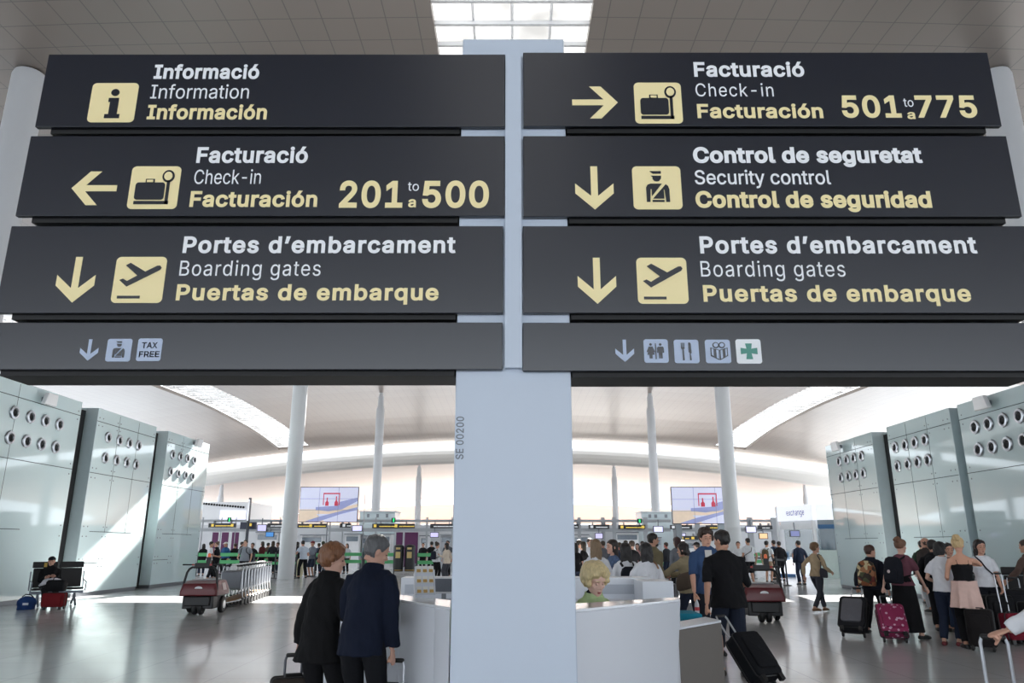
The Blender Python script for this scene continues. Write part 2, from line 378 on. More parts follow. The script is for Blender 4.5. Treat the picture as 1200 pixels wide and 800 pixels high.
try: GOTHIC = bpy.data.fonts.load(bpy.utils.resource_path('LOCAL') + '/datafiles/fonts/Inter.woff2')
except Exception: GOTHIC = None
from mathutils.geometry import delaunay_2d_cdt
def contours(s, bold, space):
    """outlines of a line of text as polygons, stroke weight grown by bold on every side"""
    cu = bpy.data.curves.new('t', 'FONT'); cu.body = s; cu.size = 1; cu.space_character = space
    if GOTHIC: cu.font = GOTHIC
    o = bpy.data.objects.new('t', cu); COL.objects.link(o); dg = bpy.context.evaluated_depsgraph_get(); ev = o.evaluated_get(dg); c2 = ev.to_curve(dg); P = []
    for sp in c2.splines:
        q = []
        if sp.type == 'BEZIER':
            bp = sp.bezier_points; n = len(bp)
            for i in range(n):
                p0, p1 = bp[i], bp[(i + 1) % n]; a, b, c, d = p0.co, p0.handle_right, p1.handle_left, p1.co
                st = abs((b - a).cross(d - a).z) + abs((c - a).cross(d - a).z) < 1e-5 * max((d - a).length, 1e-3)
                for k in range(1 if st else 4):
                    t = k / 4; u = 1 - t; v = a * u ** 3 + b * 3 * u * u * t + c * 3 * u * t * t + d * t ** 3; q.append((v.x, v.y))
        else: q = [(p.co.x, p.co.y) for p in sp.points]
        r = []
        for p in q:
            if not r or math.hypot(p[0] - r[-1][0], p[1] - r[-1][1]) > 1e-4: r.append(p)
        if len(r) > 2 and math.hypot(r[0][0] - r[-1][0], r[0][1] - r[-1][1]) < 1e-4: r.pop()
        if len(r) > 2: P.append(r)
    ev.to_curve_clear(); bpy.data.objects.remove(o); bpy.data.curves.remove(cu)
    area = lambda q: sum(q[i][0] * q[(i + 1) % len(q)][1] - q[(i + 1) % len(q)][0] * q[i][1] for i in range(len(q))) / 2
    hand = 1 if max(P, key=lambda q: abs(area(q))) and area(max(P, key=lambda q: abs(area(q)))) > 0 else -1
    out = []
    for q in P:
        n = len(q); r = []
        for i in range(n):
            (ax, ay), (bx_, by_), (cx, cy) = q[i - 1], q[i], q[(i + 1) % n]
            d1 = Vector((bx_ - ax, by_ - ay)).normalized(); d2 = Vector((cx - bx_, cy - by_)).normalized(); n1 = Vector((d1.y, -d1.x)); n2 = Vector((d2.y, -d2.x)); m = n1 + n2
            m = m / max(m.length_squared / 2, .55) if m.length > 1e-4 else n1
            r.append((bx_ + m.x * bold * hand, by_ + m.y * bold * hand))
        out.append((r, area(q) * hand > 0))
    return out
_CH = {}
def cap_height(bold):
    if bold not in _CH: _CH[bold] = max(p[1] for q, _ in contours('H', bold, 1) for p in q) + 0.0
    return _CH[bold]
def put_text(name, s, root, fn, w, caph, m, bold=0., space=1., thick=.003):
    """fn(a, b, t) maps text plane metres to the parent's space; the line is w wide, capitals caph high, t is height above the surface"""
    C = contours(s, bold, space); vs, fs = [], []; O = [np.array(q) for q, _ in C]
    for q, _ in C:
        if sum(q[i][0] * q[(i + 1) % len(q)][1] - q[(i + 1) % len(q)][0] * q[i][1] for i in range(len(q))) < 0: q = q[::-1]
        fs.append(list(range(len(vs), len(vs) + len(q)))); vs += [Vector(p) for p in q]
    V, E, F, _ov, _oe, of = delaunay_2d_cdt(vs, [], [f[::1] for f in fs], 0, 1e-6)
    ctr = np.array([[sum(V[i].x for i in f) / len(f), sum(V[i].y for i in f) / len(f)] for f in F]); wn = np.zeros(len(F))
    for q in O:                                                     # non-zero winding rule
        x0_, y0_ = q[:, 0][None], q[:, 1][None]; x1_, y1_ = np.roll(q[:, 0], -1)[None], np.roll(q[:, 1], -1)[None]; px_, py_ = ctr[:, :1], ctr[:, 1:]
        cr = (x1_ - x0_) * (py_ - y0_) - (px_ - x0_) * (y1_ - y0_)
        wn += ((y0_ <= py_) & (y1_ > py_) & (cr > 0)).sum(1) - ((y0_ > py_) & (y1_ <= py_) & (cr < 0)).sum(1)
    keep = [f for f, w_ in zip(F, wn) if w_ != 0]
    x0 = min(v.x for v in V); x1 = max(v.x for v in V); k = caph / (cap_height(bold) + bold); kx = w / (x1 - x0)
    iv = sorted((min(V[i].x for i in f), max(V[i].x for i in f), f) for f in keep); words_ = []; end = None
    for a, b, f in iv:                                              # one mesh per word
        if end is None or a > end + .15: words_.append([])
        words_[-1].append(f); end = b if end is None else max(end, b)
    o = None
    for keep in words_: o = word_mesh(name, V, keep, x0, kx, k, bold, fn, thick, m, root)
    return o
def word_mesh(name, V, keep, x0, kx, k, bold, fn, thick, m, root):
    mb = MB(); n = len(V); P2 = [((v.x - x0) * kx, (v.y + bold) * k) for v in V]
    mb.v = [Vector(fn(a, b, .0004)) for a, b in P2] + [Vector(fn(a, b, thick)) for a, b in P2]; cnt = {}
    for f in keep:
        mb.f.append(tuple(i + n for i in f))
        for i in range(len(f)): e = (f[i], f[(i + 1) % len(f)]); cnt[e] = 1
    for (i, j) in list(cnt):
        if (j, i) not in cnt: mb.f.append((i, j, j + n, i + n))
    used = sorted(set(i for f in mb.f for i in f)); ix = {u: i for i, u in enumerate(used)}; mb.v = [mb.v[u] for u in used]; mb.f = [tuple(ix[i] for i in f) for f in mb.f]
    return obj(name, mb, m, root, sharp=30)
class Panel:
    def __init__(s, x0, x1, z0, z1, label):
        s.root = thing('direction_sign', label, 'sign', ((x0 + x1) / 2, SY, z0), 0, 'dark direction signs on the pillar')
        s.x0, s.z0, s.cx = x0, z0, (x0 + x1) / 2
        b = MB(); b.box((0, .02, (z1 - z0) / 2), (x1 - x0, .04, z1 - z0)); obj('face_panel', b, SIGNM, s.root, bevel=.004)
        left = x0 < -1; a, e = (x0 + .1, -.4) if left else (.42, x1 - .1)
        b = MB(); b.box(((a + e) / 2 - s.cx, .2, (z1 - z0) / 2 - .02), (e - a, .32, z1 - z0 + .03)); obj('light_box', b, BLACK, s.root)
    def loc(s, px, py): p = atY(px, py, SY); return p.x - s.cx, p.z - s.z0
    def fn(s, ox, oz, base=0.): return lambda a, b, t: Vector((ox + a, -t - base, oz + b))
    def text(s, body, xl, xr, yc, yb, m, bold=0., space=1., name='lettering'):
        a, z = s.loc(xl, (yc + yb) / 2); e, _ = s.loc(xr, (yc + yb) / 2); zb = s.loc(xl, yb)[1]; zt = s.loc(xl, yc)[1]
        put_text(name, body, s.root, s.fn(a, zb), e - a, zt - zb, m, bold, space)
    def poly(s, polys, px0, py0, px1, py1, m, name='symbol', base=0., th=.003, parent=None):
        ym = (py0 + py1) / 2; a = s.loc(px0, ym)[0]; e = s.loc(px1, ym)[0]; z0 = s.loc(px0, py1)[1]; z1 = s.loc(px0, py0)[1]
        b = MB()
        for q in polys: b.prism([(a + u * (e - a), z0 + v * (z1 - z0)) for u, v in q], lambda x, z, t: Vector((x, -t, z)), base + .0004, base + th)
        return obj(name, b, m, parent or s.root, sharp=30)
    def icon(s, px0, py0, px1, py1, m, fg, polys, light=None):
        p = s.poly([rrect(0, 0, 1, 1, .1)], px0, py0, px1, py1, m, 'pictogram')
        if polys: s.poly(polys, px0, py0, px1, py1, fg, 'symbol', .0028, .003 + .002, p)
        if light: s.poly(light, px0, py0, px1, py1, m, 'symbol_detail', .0048, .003 + .0036, p)
        return p
def rrect(x0, y0, x1, y1, r, n=5):
    o = []
    for cx, cy, a in ((x1 - r, y1 - r, 0), (x0 + r, y1 - r, 90), (x0 + r, y0 + r, 180), (x1 - r, y0 + r, 270)):
        for k in range(n + 1): t = math.radians(a + 90 * k / n); o.append((cx + r * math.cos(t), cy + r * math.sin(t)))
    return o
def circ(x, y, r, n=20, ry=None): return [(x + r * math.cos(2 * PI * k / n), y + (ry or r) * math.sin(2 * PI * k / n)) for k in range(n)]
def R4(x0, y0, x1, y1): return [(x0, y0), (x1, y0), (x1, y1), (x0, y1)]
ARROW_R = [(0, .41), (.69, .41), (.38, 0), (.63, 0), (1, .5), (.63, 1), (.38, 1), (.69, .59), (0, .59)]
ARROW_L = [(1 - x, y) for x, y in ARROW_R]
ARROW_D = [(.41, 1), (.41, .31), (0, .60), (0, .37), (.5, 0), (1, .37), (1, .60), (.59, .31), (.59, 1)]
INFO = [circ(.52, .75, .088), [(.40, .61), (.62, .61), (.62, .20), (.68, .20), (.68, .10), (.36, .10), (.36, .20), (.44, .20), (.44, .51), (.40, .51)]]
def nm(pts, x0, y0, w, h): return [((x - x0) / w, 1 - (y - y0) / h) for x, y in pts]
BAG = [nm(rrect(718, 245, 988, 400, 26), 662, 95, 456, 387), nm(R4(806, 213, 888, 250), 662, 95, 456, 387), nm(R4(720, 412, 1036, 440), 662, 95, 456, 387), nm(R4(1002, 225, 1030, 440), 662, 95, 456, 387), nm(circ(1010, 188, 56), 662, 95, 456, 387)]
BAGL = [nm(R4(818, 223, 876, 244), 662, 95, 456, 387), nm(circ(1010, 188, 38), 662, 95, 456, 387)]
OFF = [nm(q, 48, 67, 257, 226) for q in ([(140, 94), (200, 94), (200, 107), (158, 107)], [(146, 118), (200, 118), (199, 132), (190, 145), (177, 148), (163, 145), (155, 135), (154, 124)],
       [(118, 255), (118, 180), (126, 166), (142, 160), (202, 160), (146, 226), (147, 188), (141, 188), (137, 255)], [(152, 238), (222, 163), (234, 172), (240, 190), (240, 255), (221, 255), (214, 190), (210, 190), (211, 238)], [(148, 245), (211, 245), (211, 255), (148, 255)])]
PLANE = [nm(q, 72, 545, 258, 235) for q in ([(102, 665), (120, 658), (142, 670), (190, 642), (125, 590), (148, 577), (228, 622), (285, 592), (300, 591), (308, 602), (301, 613), (142, 698)], [(103, 745), (217, 745), (217, 758), (103, 758)])]
def digits(P, body, xl, xr, yc, yb): P.text(body, xl, xr, yc, yb, YEL, .026, 1.06)
B1, LT = .026, -.001
L1 = Panel(-3.622, -.053, 4.606, 5.245, 'dark Informació sign with a yellow i square, top of the left stack')
L1.text('Informació', 181, 304, 76, 92.5, LWH, B1, 1.05); L1.text('Information', 177, 292, 99.5, 115.5, LWH, LT); L1.text('Información', 173, 313, 123, 140, YEL, B1, 1.05)
L1.icon(105.5, 97.5, 160, 143.5, YEL, SIGNM, INFO)
L2 = Panel(-3.639, -.055, 3.87, 4.528, 'dark Facturació sign for desks 201 to 500 with a left arrow')
L2.text('Facturació', 231, 361, 172.5, 191, LWH, B1, 1.05); L2.text('Check-in', 228, 306, 199, 215.5, LWH, LT); L2.text('Facturación', 223, 372, 224, 242.5, YEL, B1, 1.05)
digits(L2, '201', 398, 472, 212, 243.5); L2.text('to', 478, 491, 213, 223.5, LWH, 0); L2.text('a', 478.5, 487.5, 230.5, 243, YEL, .02); digits(L2, '500', 495, 573, 212, 243.5)
L2.poly([ARROW_L], 84, 201, 137, 240.5, YEL, 'arrow'); L2.icon(152, 195, 210, 245, YEL, SIGNM, BAG, BAGL)
L3 = Panel(-3.652, -.064, 3.124, 3.790, "dark Portes d'embarcament sign with a down arrow and plane, left stack")
L3.text('Portes d’embarcament', 215, 534, 277, 296.5, LWH, B1, 1.10); L3.text('Boarding gates', 211, 376, 305.5, 323, LWH, LT, 1.08); L3.text('Puertas de embarque', 207, 514, 333, 352, YEL, B1, 1.10)
L3.poly([ARROW_D], 66.5, 301, 111.5, 354.5, YEL, 'arrow'); L3.icon(133.5, 301, 193, 355, YEL, SIGNM, PLANE)
L4 = Panel(-3.66, -.066, 2.715, 3.056, 'narrow dark sign with small passport control and tax free squares, bottom left')
L4.poly([ARROW_D], 94, 397.5, 115.5, 422.5, LBL, 'arrow'); L4.icon(125, 397, 154, 423.5, LBL, SIGNM, OFF); tx = L4.icon(161, 396.5, 189.5, 423, LBL, SIGNM, None)
L4.text('TAX', 166.5, 185, 401, 408, SIGNM, .02); L4.text('FREE', 163, 187, 411.5, 418.5, SIGNM, .02)
R1 = Panel(.087, 3.72, 4.612, 5.262, 'dark Facturació sign for desks 501 to 775 with a right arrow')
R1.text('Facturació', 813, 942, 73, 90, LWH, B1, 1.05); R1.text('Check-in', 815, 906, 98, 113, LWH, LT, 1.08); R1.text('Facturación', 817, 964, 122, 138.5, YEL, B1, 1.05)
digits(R1, '501', 986, 1055, 112, 138); R1.text('to', 1058.5, 1070, 115, 125, LWH, 0); R1.text('a', 1063, 1072, 129, 139.5, YEL, .02); digits(R1, '775', 1073, 1144, 112, 138)
R1.poly([ARROW_R], 670.5, 101.5, 724, 139, YEL, 'arrow'); R1.icon(743.5, 97, 799, 145, YEL, SIGNM, BAG, BAGL)
R2 = Panel(.084, 3.737, 3.865, 4.528, 'dark Control de seguretat sign with a down arrow and officer')
R2.text('Control de seguretat', 812, 1080, 172.5, 191, LWH, .034, 1.05); R2.text('Security control', 814, 973, 199.5, 216, LWH, .008); R2.text('Control de seguridad', 815, 1091, 224, 243.5, YEL, .034, 1.05)
R2.poly([ARROW_D], 674, 195, 719, 245.5, YEL, 'arrow'); R2.icon(741.5, 195, 798.5, 245.5, YEL, SIGNM, OFF)
R3 = Panel(.079, 3.745, 3.124, 3.790, "dark Portes d'embarcament sign with a down arrow and plane, right stack")
R3.text("Portes d’embarcament", 820, 1144, 277, 297, LWH, B1, 1.10); R3.text('Boarding gates', 821, 990, 306, 324, LWH, LT, 1.08); R3.text('Puertas de embarque', 824, 1137, 334, 353.5, YEL, B1, 1.10)
R3.poly([ARROW_D], 677, 302, 722, 356, YEL, 'arrow'); R3.icon(746.5, 302, 805.5, 356, YEL, SIGNM, PLANE)
R4_ = Panel(.075, 3.75, 2.705, 3.054, 'narrow dark sign with toilet, cutlery, gift and green cross squares, bottom right')
R4_.poly([ARROW_D], 721, 398, 743, 424, LBL, 'arrow')
MAN = [circ(.68, .77, .055), [(.58, .68), (.78, .68), (.82, .62), (.82, .42), (.77, .42), (.76, .58), (.75, .18), (.69, .18), (.68, .42), (.67, .18), (.61, .18), (.60, .58), (.59, .42), (.54, .42), (.54, .62)]]
WOM = [circ(.28, .77, .055), [(.20, .68), (.36, .68), (.45, .46), (.40, .44), (.35, .56), (.43, .34), (.34, .34), (.34, .18), (.22, .18), (.22, .34), (.13, .34), (.21, .56), (.16, .44), (.11, .46)]]
R4_.icon(754.5, 397.5, 783, 425, LBL, SIGNM, MAN + WOM + [R4(.465, .15, .505, .82)])
R4_.icon(790, 398, 819, 425.5, LBL, SIGNM, [[(.28, .86), (.31, .86), (.31, .68), (.335, .68), (.335, .86), (.365, .86), (.365, .68), (.39, .68), (.39, .86), (.42, .86), (.42, .62), (.39, .57), (.40, .12), (.33, .12), (.33, .57), (.28, .62)], [(.58, .86), (.63, .88), (.68, .82), (.69, .42), (.66, .40), (.68, .12), (.62, .12), (.62, .45), (.58, .45)]])
GIFT = [[(.2, .30), (.2, .66), (.54, .56), (.54, .12)], [(.56, .12), (.56, .56), (.88, .66), (.88, .30)], circ(.42, .76, .13), circ(.66, .76, .13)]
GIFTL = [[(.24, .34), (.24, .61), (.31, .59), (.31, .30)], [(.42, .22), (.42, .56), (.51, .53), (.51, .17)], [(.59, .17), (.59, .53), (.67, .56), (.67, .22)], [(.78, .28), (.78, .59), (.84, .61), (.84, .33)], circ(.42, .76, .085), circ(.66, .76, .085)]
R4_.icon(826.5, 398, 856, 425.5, LBL, SIGNM, GIFT, GIFTL)
GREEN = mat('cross_green', (84, 150, 136), .5)
R4_.icon(862.5, 397.5, 892, 426, mat('icon_white', (240, 243, 246), .45, var=.01), GREEN, [[(.38, .82), (.64, .82), (.60, .60), (.84, .64), (.84, .38), (.60, .42), (.64, .18), (.38, .18), (.42, .42), (.18, .38), (.18, .64), (.42, .60)]])
# vertical number on the pillar
a0 = atY(543, 538, PY); a1 = atY(543, 488, PY)
put_text('lettering', 'SE 00200', pl, lambda a, b, t: Vector((a0.x - .01 - b, -t - .0003, a0.z + a)), a1.z - a0.z, .052, mat('grey_lettering', (120, 126, 136), .6), .012, 1.05)
# ------------------------------------------------------------------ far side of the hall: portals, sign strips, screens, booths
FY = 46.0
GREYP = mat('portal_grey', (178, 182, 188), .45, var=.04); LGT = mat('light_panel_white', (240, 243, 250), .5, emit=.3)
GLZ = mat('booth_glass', (190, 205, 210), .06, spec=.6, alpha=.35)
def pxbox(name, x0, y0, x1, y1, Y, depth, m, parent=None, bevel=0., base=None):
    p = atY(x0, y1, Y); q = atY(x1, y0, Y); z0 = p.z if base is None else base
    o = Vector(parent.location) if parent else Vector((0, 0, 0))
    b = MB(); b.box(Vector(((p.x + q.x) / 2, Y + depth / 2, (z0 + q.z) / 2)) - o, (q.x - p.x, depth, q.z - z0)); return obj(name, b, m, parent, bevel=bevel)
def portal(x0, x1, posts, label):
    p = atY(x0, 640, FY); q = atY(x1, 640, FY); t = thing('checkpoint_portal', label, 'portal', ((p.x + q.x) / 2, FY, 0), 0)
    pxbox('header_beam', x0, 618.5, x1, 622.5, FY, .4, GREYP, t); pxbox('upper_beam', x0, 608.5, x1, 611.5, FY + .1, .3, GREYP, t)
    for x in posts: pxbox('post', x - 1.6, 606, x + 1.6, 640, FY + .05, .16, GREYP, t, base=0)
    return t
portal(233, 340, (236, 258, 275, 327), 'grey checkpoint portal with slim posts, between the left glass wall and the column')
portal(384, 534, (386, 401, 440, 500, 530), 'grey checkpoint portal with slim posts, between left video wall and sign pillar')
portal(669, 786, (679, 707, 720, 757), 'grey checkpoint portal with slim posts, right of the sign pillar')
portal(790, 912, (792, 818, 880, 908), 'grey checkpoint portal with slim posts, beside the currency booth')
SD = mat('strip_dark', (38, 40, 45), .4, var=.04)
YSQ = mat('strip_yellow', (240, 206, 92), .5, emit=.25); WSQ = mat('strip_white', (225, 228, 232), .5, emit=.2)
def strip(x0, y0, x1, y1, squares, label, Y=FY - .18):
    p = atY((x0 + x1) / 2, y1, Y); t = thing('overhead_sign', label, 'sign', p, 0, 'dark overhead signs over the checkpoints')
    pxbox('sign_body', x0, y0, x1, y1, Y, .18, SD, t)
    for x, m in squares: pxbox('pictogram', x - 1.6, y0 + 1, x + 1.6, y1 - 1, Y - .02, .018, m, t)
    n = int((x1 - x0) / 5); b = MB()
    for k in range(n):
        x = x0 + 4 + k * 4.6
        if x < x1 - 4 and all(abs(x + 1.5 - q) > 3 for q, _ in squares):
            a = atY(x, (y0 + y1) / 2 + .6, Y); b.box(Vector((a.x + .11, Y - .008, a.z)) - t.location, (.20 + .03 * (k % 3), .012, .05))
    if b.v: obj('lettering', b, YSQ if any(m is YSQ for _, m in squares) else WSQ, t)
    h = MB()
    for f in (.2, .8):
        a = atY(x0 + (x1 - x0) * f, y0, Y); h.box(Vector((a.x, Y + .16, a.z + .06)) - t.location, (.05, .3, .16))
    obj('hanger_frame', h, DSTEEL, t)
for a in ((244, 612.8, 276, 617.8, ((249, YSQ), (272, YSQ)), 'dark strip sign with two yellow squares over the leftmost checkpoint'),
          (313, 613, 331, 618, (), 'short dark strip sign left of the clad column'),
          (346, 613.2, 383, 618.4, ((364, YSQ),), 'dark strip sign under the left video wall, one yellow square'),
          (398, 612.8, 411, 618, ((403, WSQ),), 'short dark strip sign with white square just right of the left video wall'),
          (436, 613.3, 486, 618.6, ((439.5, YSQ), (464, YSQ)), 'long dark strip sign with two yellow squares above the black bins'),
          (504, 613.5, 532, 618.6, (), 'dark strip sign beside the left edge of the sign pillar'),
          (669, 614, 678, 619, (), 'short dark strip sign at the right edge of the sign pillar'),
          (690, 614.5, 714, 619.4, ((693.5, WSQ),), 'dark strip sign with a white square, second right of the sign pillar'),
          (725, 614.8, 756, 619.8, ((729, YSQ), (753.5, YSQ)), 'dark strip sign with two yellow squares above the dark haired women'),
          (786, 614.8, 811, 619.9, ((789, WSQ),), 'dark strip sign with white square under the right video wall'),
          (828, 615, 863, 620.3, ((851, YSQ),), 'dark strip sign with one yellow square left of the right column'),
          (889, 615.5, 905, 620, (), 'short dark strip sign beside the currency booth'),
          (794.5, 627.8, 818, 632.5, ((799, YSQ), (812, YSQ)), 'low dark strip sign with two yellow squares above the man in denim')): strip(*a)
def screen(x0, y0, x1, y1, col, label, Y=FY - .1, name='hanging_screen', e=.5):
    p = atY((x0 + x1) / 2, y1, Y); t = thing(name, label, 'screen', p)
    pxbox('casing', x0 - .7, y0 - .7, x1 + .7, y1 + .7, Y, .1, SD, t); pxbox('display', x0, y0, x1, y1, Y - .015, .012, mat('display_%d_%d_%d' % col, col, .3, emit=e), t)
    a = atY((x0 + x1) / 2, y0, Y); b = MB(); b.box(Vector((a.x, Y + .07, a.z + .16)) - t.location, (.05, .07, .5)); obj('bracket', b, DSTEEL, t)
screen(301.5, 615, 312, 621.8, (196, 194, 232), 'lavender screen hanging left of the clad column'); screen(311.5, 623.5, 320.5, 628.5, (58, 122, 186), 'small blue screen below the lavender one by the left column')
screen(413, 616, 424, 621.8, (206, 204, 240), 'lavender screen just right of the left video wall'); screen(504.5, 624, 513.5, 629, (190, 182, 226), 'small lavender screen beside the left edge of the pillar')
screen(766.5, 616.8, 776.5, 623, (212, 212, 246), 'bright lavender screen left of the right video wall'); screen(698, 625, 706, 630.5, (190, 184, 226), 'small lavender screen above the blonde woman in white')
screen(875, 617, 885.5, 623.4, (206, 206, 244), 'lavender screen right of the right column'); screen(795, 625, 803, 628.6, (196, 192, 230), 'small pale screen above the beige jacket woman')
screen(890.5, 625, 899, 630.6, (232, 188, 140), 'small orange screen left of the currency booth'); screen(669, 616, 671.5, 622, (196, 194, 232), 'narrow lavender screen peeping out right beside the pillar')
# navy gate sign with dark totem, white hall box with holes, light walls
t = thing('gate_sign', 'navy sign with one yellow square beside the dark totem', 'sign', atY(290, 620, FY - .9)); pxbox('sign_body', 281, 611.7, 300, 619.8, FY - .9, .2, mat('navy_panel', (28, 34, 62), .4), t); pxbox('pictogram', 291.5, 613, 295, 616.2, FY - .93, .02, YSQ, t); pxbox('post', 285.5, 619, 291, 640, FY - .8, .1, mat('post_white', (214, 216, 220), .5), t, base=0)
t = thing('totem', 'tall slim dark totem above the navy sign', 'totem', atZ(291, 676)); t.location = (atY(291, 640, 44.6).x, 44.6, 0)
pxbox('body', 289, 583, 293.6, 613, 44.6, .25, mat('totem_dark', (52, 56, 64), .4), t, base=0); pxbox('light_strip', 290.6, 585, 291.4, 610, 44.58, .02, LGT, t)
t = thing('vent_box', 'long white service box with a row of dark holes, behind the left glass wall', 'building', (atY(262, 640, 60).x, 60, 0)); pxbox('body', 232, 588, 292, 612, 60, 6, WHITE, t, base=0)
for k in range(16):
    a = atY(239 + k * 3.1, 590 + k * .28, 60); b = MB().lathe([(.085, 0), (.085, .05)], 10, R=Matrix.Rotation(PI / 2, 3, 'X'), c=Vector((a.x, 59.98, a.z)) - t.location); obj('vent_hole', b, DARK, t)
pxbox('light_wall', 257, 598, 288, 612, 59.9, .08, mat('light_wall_lavender', (236, 236, 252), .5, emit=.45), t)
PALEBOX = mat('pale_blue_glass_box', (200, 212, 216), .25, var=.06, scale=.3)
for x0, x1, y0, l, hl in ((421, 463, 599, 'pale glass service box behind the portal, right of the left video wall', (430, 441, 452)), (752, 791, 599.5, 'pale glass service box behind the portal, left of the right video wall', (760, 767, 779))):
    t = thing('service_box', l, 'building', (atY((x0 + x1) / 2, 640, 54).x, 54, 0)); pxbox('body', x0, y0, x1, 614, 54, 2.4, PALEBOX, t, base=0); pxbox('roof_edge', x0 - 1, y0 - .7, x1 + 1, y0 + .4, 53.9, 2.6, WHITE, t)
    for x in hl: pxbox('window', x, y0 + 3, x + 3, y0 + 7, 53.96, .04, DSTEEL, t)
for x, y, l in ((268.5, 606, 'small green exit sign below the white service box'), (461, 606.5, 'small green exit sign right of the left video wall'), (749.5, 607.5, 'small green exit sign left of the right video wall')):
    t = thing('exit_sign', l, 'sign', atY(x, y + 5.5, FY)); pxbox('sign_body', x - 2.3, y, x + 2.3, y + 5.5, FY, .1, BLACK, t); pxbox('symbol', x - .8, y + .7, x + 1.2, y + 5, FY - .025, .025, mat('exit_green', (40, 190, 110), .5, emit=.7), t)
PURP = mat('purple_panel', (92, 40, 84), .6)
for x0, x1, l in ((248, 256, 'purple partition panel nearest the left glass wall'), (259, 268, 'purple partition panel, second from the left glass wall'), (271, 280, 'purple partition panel left of the navy gate sign'), (464, 472, 'purple partition panel above the left black bin'), (474, 490, 'wide purple partition panel above the right black bin'), (333, 341, 'purple panel at the left side of the clad column')):
    t = thing('partition_panel', l, 'partition', (atY((x0 + x1) / 2, 640, 50).x, 50, 0), 0, 'purple partition panels'); pxbox('panel', x0, 623.5, x1, 636, 50, .08, PURP, t, base=0.15); pxbox('foot', x0 + 1, 660, x1 - 1, 668, 49.9, .3, DSTEEL, t, base=0)
# checkpoint desks and cabinets behind the queue
for i, (x0, x1, y0, m, l) in enumerate(((404, 421, 626, WHITE, 'white control booth behind the woman with short red hair'), (424, 430, 628, GREYP, 'grey control cabinet behind the woman in teal'), (446, 458, 626, WHITE, 'white control booth left of the bins'), (492, 502, 628, WHITE, 'white control booth right of the bins'), (516, 531, 627, GREYP, 'grey control booth beside the pillar'),
        (672, 690, 627, WHITE, 'white control booth beside the right edge of the pillar'), (722, 748, 624, WHITE, 'wide white control booth behind the dark haired women'), (760, 775, 630, GREYP, 'grey control cabinet under the bright lavender screen'), (800, 822, 634, WHITE, 'white control counter behind the man in denim'), (846, 868, 624, PALEBOX, 'pale glass booth behind the man in black'), (300, 326, 624, WHITE, 'white control booth under the lavender screen at left'), (352, 378, 627, WHITE, 'white control booth under the left video wall'))):
    Y = 51 + (i % 3) * .6; t = thing('control_booth', l, 'booth', (atY((x0 + x1) / 2, 640, Y).x, Y, 0)); pxbox('body', x0, y0, x1, 640, Y, 1.4, m, t, base=0)
    pxbox('window', x0 + 1.5, y0 + 2.5, x1 - 1.5, y0 + 8, Y - .03, .04, mat('booth_window', (120, 130, 140), .1, spec=.6), t); pxbox('roof', x0 - .6, y0 - 1, x1 + .6, y0, Y - .1, 1.6, DSTEEL, t)
# video walls
SCRW = mat('video_white', (214, 217, 242), .35, var=.02, emit=.24); RED = mat('video_red', (200, 60, 84), .35, emit=.2); VBL = mat('video_blue', (152, 160, 206), .35, emit=.22); VSA = mat('video_sand', (226, 206, 186), .35, emit=.24)
def videowall(x0, x1, y0, y1, label, posts):
    Y = 38.2; c = atY((x0 + x1) / 2, 640, Y); t = thing('video_wall', label, 'screen', (c.x, Y, 0))
    p, q = atY(x0, y1, Y), atY(x1, y0, Y); w, h = q.x - p.x, q.z - p.z
    pxbox('casing', x0 - .6, y0 - .8, x1 + .6, y1 + .8, Y, .16, SD, t)
    d = pxbox('display', x0, y0, x1, y1, Y - .015, .012, SCRW, t)
    F = lambda a, b_, q_: Vector((p.x - c.x + a * w, -.016 - q_, p.z + b_ * h))
    def pic(nm_, polys, m, lift):
        b = MB()
        for po in polys: b.prism(po, F, lift, lift + .002)
        obj(nm_, b, m, d, sharp=30)
    pic('picture_sand', [[(0, 0), (.45, 0), (.30, .22), (.28, .36), (0, .36)], [(.30, .22), (.62, .22), (1, .38), (1, .52), (.62, .36), (.28, .36)]], VSA, .001)
    pic('picture_blue', [[(.10, 0), (.34, 0), (.72, .22), (1, .34), (1, .42), (.66, .28), (.34, .14)], [(.28, .34), (.5, .30), (.74, .36), (1, .60), (1, .70), (.7, .58), (.62, .46), (.28, .42)]], VBL, .003)
    pic('picture_red', [R4(.40, .80, .69, .84), R4(.40, .48, .415, .80), R4(.675, .48, .69, .80), [(.44, .46), (.50, .46), (.50, .56), (.48, .60), (.48, .70), (.46, .70), (.46, .60), (.44, .56)], [(.60, .46), (.66, .46), (.66, .56), (.64, .62), (.64, .74), (.62, .74), (.62, .62), (.60, .56)]], RED, .005)
    b = MB()
    for k in (1, 2): b.box(F(k / 3, .5, .009), (.016, .004, h)); b.box(F(.5, k / 3, .009), (w, .004, .016))
    obj('seam', b, mat('screen_seam', (150, 152, 170), .5), t)
    for x in posts: pxbox('post', x - 1.7, y0 + 8, x + 1.7, 640, Y + .16, .15, DSTEEL, t, base=0)
videowall(350, 420, 571, 611, 'large video wall on two posts, left of the pillar, showing two red bottles', (383.5, 426))
videowall(789, 862.5, 571, 613, 'large video wall on two posts, right of the pillar, showing two red bottles', (795, 845))
